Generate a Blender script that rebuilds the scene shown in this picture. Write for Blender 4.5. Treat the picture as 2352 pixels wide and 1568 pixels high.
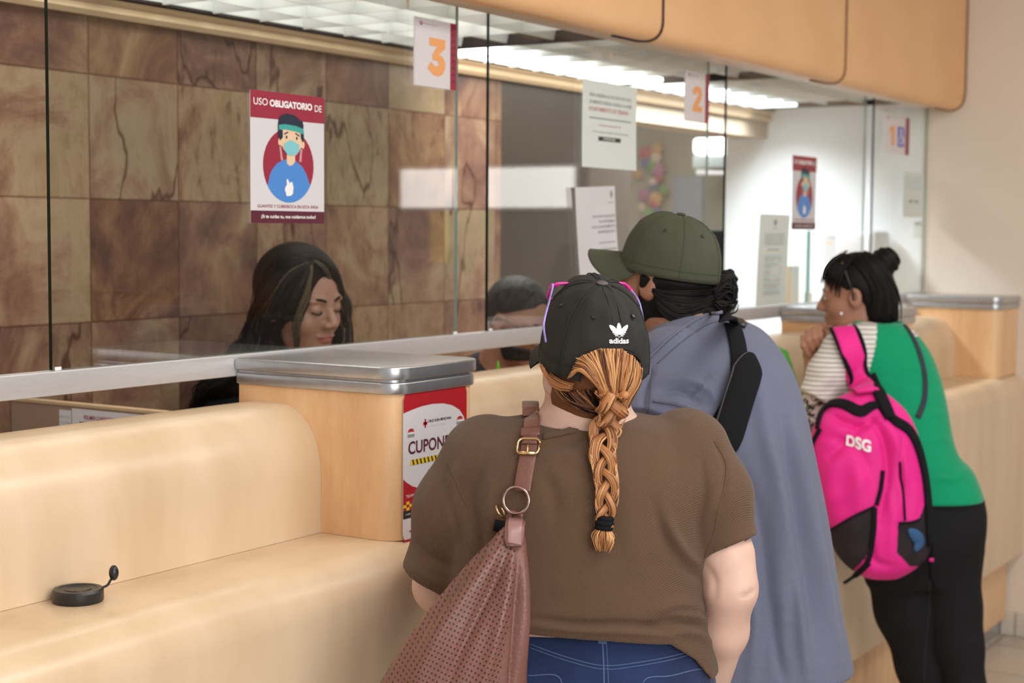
import bpy, bmesh, math, random
import numpy as np
from mathutils import Vector, Matrix
from mathutils.bvhtree import BVHTree
PI = math.pi
random.seed(7); rng = np.random.default_rng(7)
for o in list(bpy.data.objects): bpy.data.objects.remove(o)
SC = bpy.context.scene
COL = SC.collection

# ------------------------------------------------------------------ camera
EYE = 1.65
FPX, CW, CH = 3600.0, 2352, 1568
YAW, PIT, ROL = (math.radians(a) for a in (32.5, 4.033, 0.408))
FWD = np.array([math.cos(YAW)*math.cos(PIT), math.sin(YAW)*math.cos(PIT), -math.sin(PIT)])
_r = np.array([math.sin(YAW), -math.cos(YAW), 0.0]); _u = np.cross(_r, FWD)
RGT = _r*math.cos(ROL) + _u*math.sin(ROL)
UPV = -_r*math.sin(ROL) + _u*math.cos(ROL)
cam_d = bpy.data.cameras.new('camera'); cam = bpy.data.objects.new('camera', cam_d); COL.objects.link(cam)
m = Matrix.Identity(4)
for i in range(3):
    m[i][0] = RGT[i]; m[i][1] = UPV[i]; m[i][2] = -FWD[i]
m[2][3] = EYE
cam.matrix_world = m
cam_d.sensor_width = 36; cam_d.lens = FPX/CW*36; cam_d.clip_start = .05; cam_d.clip_end = 100
cam_d.dof.use_dof = True; cam_d.dof.focus_distance = 2.5; cam_d.dof.aperture_fstop = 5.0
SC.camera = cam

# ------------------------------------------------------------------ world and big lights
SC.view_settings.view_transform = 'Standard'; SC.view_settings.look = 'None'
SC.view_settings.exposure = 0.2; SC.view_settings.gamma = 1.0
SC.view_settings.use_curve_mapping = False
W = bpy.data.worlds.new('world'); SC.world = W; W.use_nodes = True
bg = W.node_tree.nodes['Background']; bg.inputs[0].default_value = (.92, .95, 1, 1); bg.inputs[1].default_value = 0.5

def area(name, loc, look, size, size_y, power, col):
    l = bpy.data.lights.new(name, 'AREA'); l.shape = 'RECTANGLE'; l.size = size; l.size_y = size_y
    l.energy = power; l.color = col
    o = bpy.data.objects.new(name, l); COL.objects.link(o); o.location = loc
    o.rotation_euler = (Vector(look)-Vector(loc)).to_track_quat('-Z', 'Y').to_euler()
    return o
# unseen area lights added for the lobby: soft daylight from behind, two overhead fills
area('lobby_day_fill', (-.6, -2.8, 2.1), (2.2, 2.0, 1.0), 3.0, 2.2, 125, (1.0, .97, .94))
area('lobby_fill_top', (2.2, .1, 2.95), (2.2, .1, 0), 3.6, .7, 50, (1.0, .96, .9))
area('lobby_fill_far', (5.2, .0, 2.95), (5.2, .0, 0), 1.6, .7, 15, (1.0, .95, .88))
# ------------------------------------------------------------------ geometry of the view (used to measure real positions)
def ray(px, py): return FWD + (px-CW/2)/FPX*RGT - (py-CH/2)/FPX*UPV
CAMP = np.array([0, 0, EYE])
def hit(px, py, ax, val):
    d = ray(px, py); t = (val-CAMP[ax])/d[ax]; return CAMP + d*t
# people frame: x = to the right, y = horizontal distance from the camera, z = height
RH = np.array([math.sin(YAW), -math.cos(YAW), 0]); FH = np.array([math.cos(YAW), math.sin(YAW), 0])
def q(u, v, y):
    d = ray(u, v); t = y/(d@FH); return np.array([t*(d@RH), y, EYE+t*d[2]])
def toW(P):
    P = np.asarray(P, float); return P[..., :1]*RH + P[..., 1:2]*FH + P[..., 2:3]*np.array([0, 0, 1.])
def topx(Pw):
    Q = np.asarray(Pw, float)-CAMP; z = Q@FWD
    return CW/2+FPX*(Q@RGT)/z, CH/2-FPX*(Q@UPV)/z
# ------------------------------------------------------------------ objects
def thing(name, label, cat, loc, group=None):
    o = bpy.data.objects.new(name, None); COL.objects.link(o); o.location = loc
    o.empty_display_size = .1
    o['label'] = label; o['category'] = cat
    if group: o['group'] = group
    return o
def tag(o, label, cat, group=None):
    o['label'] = label; o['category'] = cat
    if group: o['group'] = group
    return o
def root_of(o):
    while o.parent: o = o.parent
    return o
def mk(name, verts, faces, mats, parent=None, mi=None, smooth=True, label=None, kind=None):
    """verts in world space; a child shares the origin of its thing"""
    verts = np.asarray(verts, float).reshape(-1, 3)
    if parent is not None: org = np.array(root_of(parent).location)
    else:
        lo, hi = verts.min(0), verts.max(0); org = np.array([(lo[0]+hi[0])/2, (lo[1]+hi[1])/2, lo[2]])
    me = bpy.data.meshes.new(name); me.from_pydata((verts-org).tolist(), [], [list(map(int, f)) for f in faces])
    if not isinstance(mats, (list, tuple)): mats = [mats]
    for mm in mats: me.materials.append(mm)
    if mi is not None: me.polygons.foreach_set('material_index', np.asarray(mi, dtype=np.int32))
    if smooth: me.polygons.foreach_set('use_smooth', [True]*len(me.polygons))
    me.update()
    o = bpy.data.objects.new(name, me); COL.objects.link(o)
    if parent is not None: o.parent = parent
    else: o.location = org
    if label: o['label'] = label
    if kind: o['kind'] = kind
    return o
def sharp(o, deg=35):
    me = o.data; bm = bmesh.new(); bm.from_mesh(me)
    for e in bm.edges:
        if len(e.link_faces) == 2 and e.calc_face_angle(0) > math.radians(deg): e.smooth = False
    bm.to_mesh(me); bm.free(); return o
class MB:
    def __init__(s): s.v = []; s.f = []; s.m = []; s.n = 0
    def add(s, v, f, m=0):
        v = np.asarray(v, float).reshape(-1, 3); s.v.append(v)
        for k in f: s.f.append([int(i)+s.n for i in k]); s.m.append(m)
        s.n += len(v); return s
    def mkobj(s, name, mats, parent=None, smooth=True, label=None, kind=None, sh=None):
        o = mk(name, np.concatenate(s.v), s.f, mats, parent, s.m, smooth, label, kind)
        if sh: sharp(o, sh)
        return o
def boxg(lo, hi, bevel=0, seg=3):
    bm = bmesh.new(); bmesh.ops.create_cube(bm, size=1)
    lo = np.array(lo, float); hi = np.array(hi, float)
    for v in bm.verts: v.co = Vector((lo+hi)/2 + np.array(v.co)*(hi-lo))
    if bevel: bmesh.ops.bevel(bm, geom=list(bm.edges), offset=bevel, segments=seg, profile=.5, affect='EDGES', clamp_overlap=True)
    return bmout(bm)
def bmout(bm):
    bm.verts.ensure_lookup_table(); bm.verts.index_update()
    v = [tuple(x.co) for x in bm.verts]; f = [[x.index for x in p.verts] for p in bm.faces]
    bm.free(); return v, f
def box(name, lo, hi, mat, parent=None, bevel=.003, **k):
    v, f = boxg(lo, hi, bevel); o = mk(name, v, f, mat, parent, **k)
    return sharp(o, 40)
def prism(pts, axis, a, b):
    """closed 2D outline extruded along axis between a and b. pts are the other two coords in order"""
    n = len(pts); V = []
    for t in (a, b):
        for p in pts:
            c = list(p); c.insert(axis, t); V.append(c)
    F = [[i, (i+1) % n, n+(i+1) % n, n+i] for i in range(n)] + [list(range(n))[::-1], list(range(n, 2*n))]
    return V, F
def rrect(x0, x1, y0, y1, r, seg=8, corners=(1, 1, 1, 1)):
    """rounded rectangle outline ccw from lower left; corners = ll, lr, ur, ul"""
    out = []
    for k, (cx, cy, a0) in enumerate(((x0, y0, PI), (x1, y0, 1.5*PI), (x1, y1, 0), (x0, y1, .5*PI))):
        sx = 1 if cx == x0 else -1; sy = 1 if cy == y0 else -1
        if not corners[k]: out.append((cx, cy)); continue
        for i in range(seg+1):
            a = a0+i*PI/2/seg; out.append((cx+sx*r+r*math.cos(a), cy+sy*r+r*math.sin(a)))
    return out
def fixn(o):
    bm = bmesh.new(); bm.from_mesh(o.data); bmesh.ops.recalc_face_normals(bm, faces=bm.faces); bm.to_mesh(o.data); bm.free(); return o
def spline(P, n):
    """catmull-rom resample"""
    P = np.asarray(P, float)
    if len(P) == 2: t = np.linspace(0, 1, n)[:, None]; return P[0]*(1-t)+P[1]*t
    Q = np.vstack([2*P[0]-P[1], P, 2*P[-1]-P[-2]]); s = np.linspace(0, len(P)-1-1e-9, n); out = []
    for t in s:
        i = int(t); f = t-i; a, b, c, d = Q[i], Q[i+1], Q[i+2], Q[i+3]
        out.append(.5*((2*b)+(-a+c)*f+(2*a-5*b+4*c-d)*f*f+(-a+3*b-3*c+d)*f**3))
    return np.array(out)
def frames(P, nrm=None):
    T = np.gradient(P, axis=0); T /= np.linalg.norm(T, axis=1)[:, None]+1e-12
    N = np.zeros_like(P)
    if nrm is None:
        a = np.array([0, 0, 1.]) if abs(T[0][2]) < .9 else np.array([1., 0, 0])
        n = np.cross(T[0], a); n /= np.linalg.norm(n)
        for i in range(len(P)):
            n = n-T[i]*(n@T[i]); n /= np.linalg.norm(n)+1e-12; N[i] = n
    else:
        N = np.asarray(nrm, float); N = N-T*(np.sum(N*T, 1)[:, None]); N /= np.linalg.norm(N, axis=1)[:, None]+1e-12
    return T, N, np.cross(T, N)
def tubeg(P, r, seg=8, caps=True, nrm=None, ry=None):
    """tube with radii r (scalar or list); ry = second radius for flat sections"""
    P = np.asarray(P, float); n = len(P); T, N, B = frames(P, nrm)
    r = np.broadcast_to(np.asarray(r, float), (n,)); ry = r if ry is None else np.broadcast_to(np.asarray(ry, float), (n,))
    a = np.arange(seg)*2*PI/seg
    V = (P[:, None, :]+N[:, None, :]*(r[:, None]*np.cos(a))[..., None]+B[:, None, :]*(ry[:, None]*np.sin(a))[..., None]).reshape(-1, 3)
    F = [[i*seg+j, i*seg+(j+1) % seg, (i+1)*seg+(j+1) % seg, (i+1)*seg+j] for i in range(n-1) for j in range(seg)]
    if caps: F += [list(range(seg))[::-1], [(n-1)*seg+j for j in range(seg)]]
    return V, F
def bandg(P, nrm, w, t, seg=3):
    """flat strap: width w across, thickness t along nrm, rounded a little"""
    P = np.asarray(P, float); n = len(P); T, N, B = frames(P, nrm)
    w = np.broadcast_to(np.asarray(w, float), (n,)); t = np.broadcast_to(np.asarray(t, float), (n,))
    prof = [(-.5, -.3), (-.42, -.5), (.42, -.5), (.5, -.3), (.5, .3), (.42, .5), (.2, .55), (-.2, .55), (-.42, .5), (-.5, .3)]
    k = len(prof); V = []
    for i in range(n):
        for a, b in prof: V.append(P[i]+B[i]*a*w[i]+N[i]*b*t[i])
    F = [[i*k+j, i*k+(j+1) % k, (i+1)*k+(j+1) % k, (i+1)*k+j] for i in range(n-1) for j in range(k)]
    F += [list(range(k))[::-1], [(n-1)*k+j for j in range(k)]]
    return V, F
def torusg(c, axis, R, r, seg=32, s2=10, arc=(0, 2*PI), sq=1.0):
    axis = np.array(axis, float); axis /= np.linalg.norm(axis)
    a = np.array([0, 0, 1.]) if abs(axis[2]) < .9 else np.array([1., 0, 0])
    u = np.cross(axis, a); u /= np.linalg.norm(u); v = np.cross(axis, u)
    full = abs(arc[1]-arc[0]-2*PI) < 1e-6
    t = np.linspace(arc[0], arc[1], seg+1); P = np.array(c)+R*(np.cos(t)[:, None]*u+sq*np.sin(t)[:, None]*v)
    return tubeg(P, r, s2, caps=not full)
# ------------------------------------------------------------------ signed distance modelling
def smin(a, b, k):
    h = np.clip(.5+.5*(b-a)/k, 0, 1); return b*(1-h)+a*h-k*h*(1-h)
def smax(a, b, k): return -smin(-a, -b, k)
def ell(P, c, r, R=None):
    D = P-np.array(c)
    if R is not None: D = D@R
    r = np.array(r, float); k0 = np.linalg.norm(D/r, axis=1); k1 = np.linalg.norm(D/(r*r), axis=1)+1e-9
    return k0*(k0-1)/k1
def cone(P, a, b, ra, rb):
    a = np.array(a, float); b = np.array(b, float); ab = b-a; t = np.clip((P-a)@ab/(ab@ab), 0, 1)
    return np.linalg.norm(P-a-t[:, None]*ab, axis=1)-(ra+(rb-ra)*t)
def chain(P, pts, k=.02):
    """pts = [(x,y,z,r), ...]"""
    d = None
    for a, b in zip(pts[:-1], pts[1:]):
        e = cone(P, a[:3], b[:3], a[3], b[3]); d = e if d is None else smin(d, e, k)
    return d
def stack(P, rows, p=2.3):
    """rows (z, xl, xr, yc, ty) from top to bottom or any order: super-elliptic column"""
    R = np.array(rows, float); R = R[np.argsort(R[:, 0])]; z = P[:, 2]; zz = np.clip(z, R[0, 0], R[-1, 0])
    xl = np.interp(zz, R[:, 0], R[:, 1]); xr = np.interp(zz, R[:, 0], R[:, 2]); yc = np.interp(zz, R[:, 0], R[:, 3]); ty = np.interp(zz, R[:, 0], R[:, 4])
    hx = (xr-xl)/2; X = np.abs(P[:, 0]-(xl+xr)/2)/hx; Y = np.abs(P[:, 1]-yc)/ty
    d = ((X**p+Y**p)**(1/p)-1)*np.minimum(hx, ty)*.9
    return smax(d, np.abs(z-(R[0, 0]+R[-1, 0])/2)-(R[-1, 0]-R[0, 0])/2, .012)
def rows(L):
    """(v, uL, uR, y, ty) in measured image rows -> metric rows of the people frame, resampled smooth"""
    out = []
    for v, a, b, y, ty in L:
        l = q(a, v, y); r = q(b, v, y); out.append(((l[2]+r[2])/2, l[0], r[0], y, ty))
    out = np.array(out); return spline(out, len(out)*5)
def nets(f, lo, hi, h):
    lo = np.array(lo, float); hi = np.array(hi, float); n = np.ceil((hi-lo)/h).astype(int)+1
    ax = [lo[i]+h*np.arange(n[i]) for i in range(3)]
    # coarse pass to skip empty space
    S = 4; cn = (n+S-1)//S+1
    cg = np.stack(np.meshgrid(*[lo[i]+h*S*np.arange(cn[i]) for i in range(3)], indexing='ij'), -1).reshape(-1, 3)
    cd = f(cg).reshape(cn); near = np.abs(cd) < h*S*2.6
    G = np.repeat(np.repeat(np.repeat(cd, S, 0), S, 1), S, 2)[:n[0], :n[1], :n[2]].astype(np.float64).copy()
    nm = near.copy()
    for a in range(3):
        nm[tuple(slice(1, None) if i == a else slice(None) for i in range(3))] |= near[tuple(slice(None, -1) if i == a else slice(None) for i in range(3))]
        nm[tuple(slice(None, -1) if i == a else slice(None) for i in range(3))] |= near[tuple(slice(1, None) if i == a else slice(None) for i in range(3))]
    M = np.repeat(np.repeat(np.repeat(nm, S, 0), S, 1), S, 2)[:n[0], :n[1], :n[2]]
    idx = np.argwhere(M)
    for s in range(0, len(idx), 400000):
        I = idx[s:s+400000]; G[I[:, 0], I[:, 1], I[:, 2]] = f(lo+h*I)
    for a in range(3):  # close at the border
        for e in (0, -1):
            sl = [slice(None)]*3; sl[a] = e; G[tuple(sl)] = np.maximum(G[tuple(sl)], h*.5)
    ins = G < 0
    c = [ins[i:n[0]-1+i, j:n[1]-1+j, k:n[2]-1+k] for i in (0, 1) for j in (0, 1) for k in (0, 1)]
    cnt = sum(x.astype(np.int8) for x in c); act = (cnt > 0) & (cnt < 8)
    cells = np.argwhere(act); vid = -np.ones(act.shape, int); vid[act] = np.arange(len(cells))
    acc = np.zeros((len(cells), 3)); w = np.zeros(len(cells)); offs = [(i, j, k) for i in (0, 1) for j in (0, 1) for k in (0, 1)]
    for i, o1 in enumerate(offs):
        for o2 in offs[i+1:]:
            if sum(abs(a-b) for a, b in zip(o1, o2)) != 1: continue
            A = cells+o1; B = cells+o2; ga = G[A[:, 0], A[:, 1], A[:, 2]]; gb = G[B[:, 0], B[:, 1], B[:, 2]]
            mm = (ga < 0) != (gb < 0); t = np.where(mm, ga/(ga-gb+1e-20), 0)
            acc += np.where(mm[:, None], A+(B-A)*t[:, None], 0); w += mm
    V = lo+h*acc/w[:, None]; F = []
    for a in range(3):
        b, c2 = (a+1) % 3, (a+2) % 3
        s1 = [slice(None)]*3; s2 = [slice(None)]*3; s1[a] = slice(None, -1); s2[a] = slice(1, None)
        ch = ins[tuple(s1)] != ins[tuple(s2)]; E = np.argwhere(ch)
        E = E[(E[:, b] > 0) & (E[:, c2] > 0) & (E[:, b] < n[b]-1) & (E[:, c2] < n[c2]-1)]
        eb = np.zeros(3, int); eb[b] = 1; ec = np.zeros(3, int); ec[c2] = 1
        qd = [E-eb-ec, E-ec, E, E-eb]; ids = np.stack([vid[x[:, 0], x[:, 1], x[:, 2]] for x in qd], 1)
        inside = ins[E[:, 0], E[:, 1], E[:, 2]]; ids = np.where(inside[:, None], ids, ids[:, ::-1])
        F.append(ids)
    return V, np.concatenate(F)
def relax(V, F, it=2, lam=.5):
    F = np.asarray(F); E = np.concatenate([F[:, [0, 1]], F[:, [1, 2]], F[:, [2, 3]], F[:, [3, 0]]])
    n = len(V); 
    for s in range(it*2):
        acc = np.zeros_like(V); cnt = np.zeros(n)
        for a, b in ((0, 1), (1, 0)):
            for k in range(3): acc[:, k] += np.bincount(E[:, a], V[E[:, b], k], n)
            cnt += np.bincount(E[:, a], minlength=n)
        L = acc/np.maximum(cnt, 1)[:, None]-V
        V = V+(lam if s % 2 == 0 else -lam*1.04)*L
    return V
def vnorm(V, F):
    F = np.asarray(F); fn = np.cross(V[F[:, 2]]-V[F[:, 0]], V[F[:, 3]]-V[F[:, 1]])
    N = np.zeros_like(V)
    for j in range(4):
        for k in range(3): N[:, k] += np.bincount(F[:, j], fn[:, k], len(V))
    return N/(np.linalg.norm(N, axis=1)[:, None]+1e-12)
def seglist(P2, U, VV):
    """min distance in image px from points to polyline, with side-independent"""
    best = np.full(len(U), 1e9); tt = np.zeros(len(U)); n = len(P2)-1
    for i in range(n):
        a = np.array(P2[i], float); b = np.array(P2[i+1], float); ab = b-a
        t = np.clip(((U-a[0])*ab[0]+(VV-a[1])*ab[1])/(ab@ab+1e-9), 0, 1)
        d = np.hypot(U-a[0]-t*ab[0], VV-a[1]-t*ab[1]); m = d < best; best[m] = d[m]; tt[m] = (i+t[m])/n
    return best, tt
def creases(V, F, lines, view=True):
    """cloth folds: V world. lines = [(pts, amp_m, width_px)], positive amp = ridge; fades at the ends"""
    N = vnorm(V, F); U, Y = topx(V)
    D = V-CAMP; D /= np.linalg.norm(D, axis=1)[:, None]; facing = np.clip(-np.sum(N*D, 1)*2.5, 0, 1)
    off = np.zeros(len(V))
    for pts, amp, w in lines:
        p = spline(np.array(pts, float), max(8, len(pts)*4)); d, t = seglist(p, U, Y)
        off += amp*np.exp(-(d/w)**2)*np.sin(PI*np.clip(t, .02, .98))**.5
    return V+N*(off*facing)[:, None]
def inpoly(poly, U, V):
    c = np.zeros(len(U), bool); n = len(poly)
    for i in range(n):
        x1, y1 = poly[i]; x2, y2 = poly[(i+1) % n]
        m = ((y1 > V) != (y2 > V)) & (U < (x2-x1)*(V-y1)/((y2-y1)+1e-12)+x1); c ^= m
    return c
def sdf(name, f, lo, hi, h, mats, parent, folds=None, it=2, mi=None, label=None, post=None):
    V, F = nets(f, lo, hi, h); V = relax(V, F, it); V = toW(V)
    if folds: V = creases(V, F, folds)
    if post: V = post(V, F)
    idx = None
    if mi is not None:
        C = V[F].mean(1); idx = mi(C)
    o = mk(name, V, F, mats, parent, idx, label=label); o['_'] = 0; del o['_']
    return o, V, F
def bvh(*VF):
    VV = []; FF = []; n = 0
    for V, F in VF: VV += [tuple(v) for v in V]; FF += [[int(i)+n for i in f] for f in F]; n = len(VV)
    return BVHTree.FromPolygons(VV, FF)
def drape(tree, pts, off=.001, fb=None):
    """measured outline points laid on a real surface, lifted by off. returns points, normals"""
    P, N = [], []; last = None
    for u, v in pts:
        d = Vector(ray(u, v)).normalized(); r = tree.ray_cast(Vector(CAMP), d)
        if r[0] is None:
            if last is None: last = (fb or 2.5, Vector(-d))
            p = Vector(CAMP)+d*last[0]; n = last[1]
        else:
            p, n = r[0], r[1]
            if n.dot(d) > 0: n = -n
            last = ((p-Vector(CAMP)).length, n)
        P.append(np.array(p+n*off)); N.append(np.array(n))
    return np.array(P), np.array(N)
# ------------------------------------------------------------------ lettering
def textg(s, bold=0, res=4):
    cu = bpy.data.curves.new('t', 'FONT'); cu.body = s; cu.size = 1; cu.resolution_u = res; cu.offset = bold
    o = bpy.data.objects.new('t', cu); COL.objects.link(o)
    dg = bpy.context.evaluated_depsgraph_get(); me = bpy.data.meshes.new_from_object(o.evaluated_get(dg))
    V = np.array([tuple(v.co) for v in me.vertices]) if len(me.vertices) else np.zeros((0, 3)); F = [list(p.vertices) for p in me.polygons]
    bpy.data.objects.remove(o); bpy.data.curves.remove(cu); bpy.data.meshes.remove(me)
    return V, F
class Art:
    """flat printed sheet. T(x, y, lift) -> world; x,y in 0..1 from top left; each ink is a thin mesh"""
    def __init__(s, T): s.T = T; s.ink = {}
    def poly(s, pts, mat, lay=1):
        mb = s.ink.setdefault(mat.name, (MB(), mat))[0]
        mb.add([s.T(x, y, lay*.00025) for x, y in pts], [list(range(len(pts)))]); return s
    def rect(s, x0, y0, x1, y1, mat, lay=1): return s.poly([(x0, y0), (x1, y0), (x1, y1), (x0, y1)], mat, lay)
    def oval(s, cx, cy, rx, ry, mat, lay=1, a0=0, a1=360, n=40):
        full = a1-a0 >= 360; k = n if full else n+1
        return s.poly([(cx+rx*math.cos(math.radians(a0+(a1-a0)*i/n)), cy-ry*math.sin(math.radians(a0+(a1-a0)*i/n))) for i in range(k)], mat, lay)
    def text(s, t, x0, y0, x1, y1, mat, lay=2, bold=0):
        V, F = textg(t, bold)
        if not len(V): return s
        a, b = V.min(0), V.max(0)
        mb = s.ink.setdefault(mat.name, (MB(), mat))[0]
        mb.add([s.T(x0+(v[0]-a[0])/(b[0]-a[0])*(x1-x0), y1-(v[1]-a[1])/(b[1]-a[1])*(y1-y0), lay*.00025) for v in V], F); return s
    def done(s, parent, names):
        out = MB(); ms = []
        for k, (mb, mat) in s.ink.items():
            out.add(np.concatenate(mb.v), mb.f, len(ms)); ms.append(mat)
        out.mkobj('print', ms, parent, smooth=False)
# ------------------------------------------------------------------ materials
def mat(name, col, rough=.5, metal=0, spec=.5, noise=None, bump=None, **kw):
    """noise=(scale, amount, stretch) small variation of the thing's own colour; bump=(scale, strength)"""
    M = bpy.data.materials.new(name); M.use_nodes = True; nt = M.node_tree; b = nt.nodes['Principled BSDF']
    b.inputs['Base Color'].default_value = (*col, 1); b.inputs['Roughness'].default_value = rough
    b.inputs['Metallic'].default_value = metal; b.inputs['Specular IOR Level'].default_value = spec
    for k, v in kw.items(): b.inputs[k.replace('_', ' ')].default_value = v
    co = nt.nodes.new('ShaderNodeTexCoord')
    if noise:
        mp = nt.nodes.new('ShaderNodeMapping'); nt.links.new(co.outputs['Object'], mp.inputs[0])
        mp.inputs['Scale'].default_value = noise[2] if len(noise) > 2 else (1, 1, 1)
        n = nt.nodes.new('ShaderNodeTexNoise'); n.inputs['Scale'].default_value = noise[0]; n.inputs['Detail'].default_value = 4
        nt.links.new(mp.outputs[0], n.inputs['Vector'])
        r = nt.nodes.new('ShaderNodeValToRGB'); a = noise[1]
        r.color_ramp.elements[0].position = .3; r.color_ramp.elements[1].position = .7
        r.color_ramp.elements[0].color = (*[c*(1-a) for c in col], 1); r.color_ramp.elements[1].color = (*[min(1, c*(1+a)) for c in col], 1)
        nt.links.new(n.outputs[0], r.inputs[0]); nt.links.new(r.outputs[0], b.inputs['Base Color'])
    if bump:
        n2 = nt.nodes.new('ShaderNodeTexNoise'); n2.inputs['Scale'].default_value = bump[0]; n2.inputs['Detail'].default_value = 3
        nt.links.new(co.outputs['Object'], n2.inputs['Vector'])
        bp = nt.nodes.new('ShaderNodeBump'); bp.inputs['Strength'].default_value = bump[1]; bp.inputs['Distance'].default_value = .002
        nt.links.new(n2.outputs[0], bp.inputs['Height']); nt.links.new(bp.outputs[0], b.inputs['Normal'])
    return M
def nodes_of(M): return M.node_tree, M.node_tree.nodes['Principled BSDF']
def N(nt, t, **k):
    n = nt.nodes.new(t)
    for a, v in k.items():
        if a in n.inputs: n.inputs[a].default_value = v
        else: setattr(n, a, v)
    return n
def ramp(nt, src, stops):
    r = N(nt, 'ShaderNodeValToRGB'); el = r.color_ramp.elements
    while len(el) < len(stops): el.new(.5)
    for e, (p, c) in zip(el, stops): e.position = p; e.color = (*c, 1)
    nt.links.new(src, r.inputs[0]); return r
def wood(name, c1, c2, c3, rough=.32, grain=(1, 1, 1), gs=1.0):
    M = mat(name, c2, rough); nt, b = nodes_of(M); L = nt.links.new
    co = N(nt, 'ShaderNodeTexCoord'); mp = N(nt, 'ShaderNodeMapping'); mp.inputs['Scale'].default_value = grain
    L(co.outputs['Object'], mp.inputs[0])
    n1 = N(nt, 'ShaderNodeTexNoise', Scale=2.2*gs, Detail=5.0, Roughness=.55, Distortion=.8); L(mp.outputs[0], n1.inputs['Vector'])
    n2 = N(nt, 'ShaderNodeTexNoise', Scale=26.0*gs, Detail=3.0); L(mp.outputs[0], n2.inputs['Vector'])
    w = N(nt, 'ShaderNodeTexWave', Scale=1.4*gs, Distortion=7.0, Detail=3.0); L(mp.outputs[0], w.inputs['Vector'])
    w.inputs['Detail Scale'].default_value = 1.2
    mx = N(nt, 'ShaderNodeMath', operation='MULTIPLY_ADD'); L(n2.outputs[0], mx.inputs[0]); mx.inputs[1].default_value = .35; L(n1.outputs[0], mx.inputs[2])
    m2 = N(nt, 'ShaderNodeMath', operation='MULTIPLY_ADD'); L(w.outputs[0], m2.inputs[0]); m2.inputs[1].default_value = .16; L(mx.outputs[0], m2.inputs[2])
    r = ramp(nt, m2.outputs[0], [(.45, c1), (.72, c2), (1.0, c3)]); L(r.outputs[0], b.inputs['Base Color'])
    return M
M_maple = wood('pale_maple', (.58, .42, .265), (.645, .48, .315), (.70, .535, .37), .29, (1.2, 1.2, .28))
M_maple2 = wood('warm_maple', (.60, .335, .155), (.71, .43, .22), (.78, .51, .29), .32, (3.0, 3.0, .7))
M_fascia = wood('orange_maple', (.72, .405, .185), (.76, .44, .21), (.80, .475, .235), .42, (.5, 1, 1.6))
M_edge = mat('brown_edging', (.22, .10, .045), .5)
M_under = mat('soffit_board', (.70, .58, .45), .5)
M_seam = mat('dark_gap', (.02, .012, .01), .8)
M_alu = mat('silver_laminate', (.50, .50, .515), .3, .75, noise=(60, .06, (1, 1, 12)))
M_capm = mat('brushed_cap_metal', (.47, .475, .49), .30, .85, noise=(40, .06))
M_rail = mat('satin_aluminium', (.52, .51, .52), .4, .35, noise=(30, .04, (1, 8, 8)))
M_wallr = mat('cream_wall_paint', (.72, .62, .52), .75, noise=(1.5, .03))
M_white = mat('white_wall_paint', (.86, .88, .9), .5)
M_olive = mat('olive_wall_paint', (.26, .245, .19), .7, noise=(1, .1))
M_louvre = mat('white_louvre_plastic', (.80, .83, .82), .45)
M_louvre_top = mat('louvre_backing', (.75, .78, .78), .6)
M_beige = mat('beige_moulding', (.50, .36, .22), .5)
M_black = mat('black_plastic', (.012, .012, .014), .35, bump=(300, .15))
M_blackfab = mat('black_fabric', (.006, .006, .008), .9, spec=.2, bump=(900, .3))
M_floor = mat('stone_floor_tile', (.50, .43, .36), .3)
def floor_nodes():
    nt, b = nodes_of(M_floor); L = nt.links.new; co = N(nt, 'ShaderNodeTexCoord')
    br = N(nt, 'ShaderNodeTexBrick', Scale=1.0); br.offset = 0
    for k, v in (('Mortar Size', .006), ('Brick Width', .4), ('Row Height', .4)): br.inputs[k].default_value = v
    br.inputs['Color1'].default_value = (.52, .45, .38, 1); br.inputs['Color2'].default_value = (.46, .40, .33, 1); br.inputs['Mortar'].default_value = (.25, .21, .17, 1)
    L(co.outputs['Object'], br.inputs['Vector']); L(br.outputs[0], b.inputs['Base Color'])
floor_nodes()
def tile_mat():
    """baseboard tile with vertical joints"""
    M = mat('beige_skirting_tile', (.6, .55, .47), .3); nt, b = nodes_of(M); L = nt.links.new; co = N(nt, 'ShaderNodeTexCoord')
    mp = N(nt, 'ShaderNodeMapping'); mp.inputs['Rotation'].default_value = (0, PI/2, 0); L(co.outputs['Object'], mp.inputs[0])
    br = N(nt, 'ShaderNodeTexBrick', Scale=1.0); br.offset = 0
    for k, v in (('Mortar Size', .004), ('Brick Width', 1.0), ('Row Height', .3)): br.inputs[k].default_value = v
    br.inputs['Color1'].default_value = (.62, .56, .48, 1); br.inputs['Color2'].default_value = (.58, .52, .44, 1); br.inputs['Mortar'].default_value = (.3, .25, .2, 1)
    L(mp.outputs[0], br.inputs['Vector']); L(br.outputs[0], b.inputs['Base Color']); return M
M_skirt = tile_mat()
TS = .2877; TX0 = 2.561; TZ0 = 1.65+.068
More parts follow.
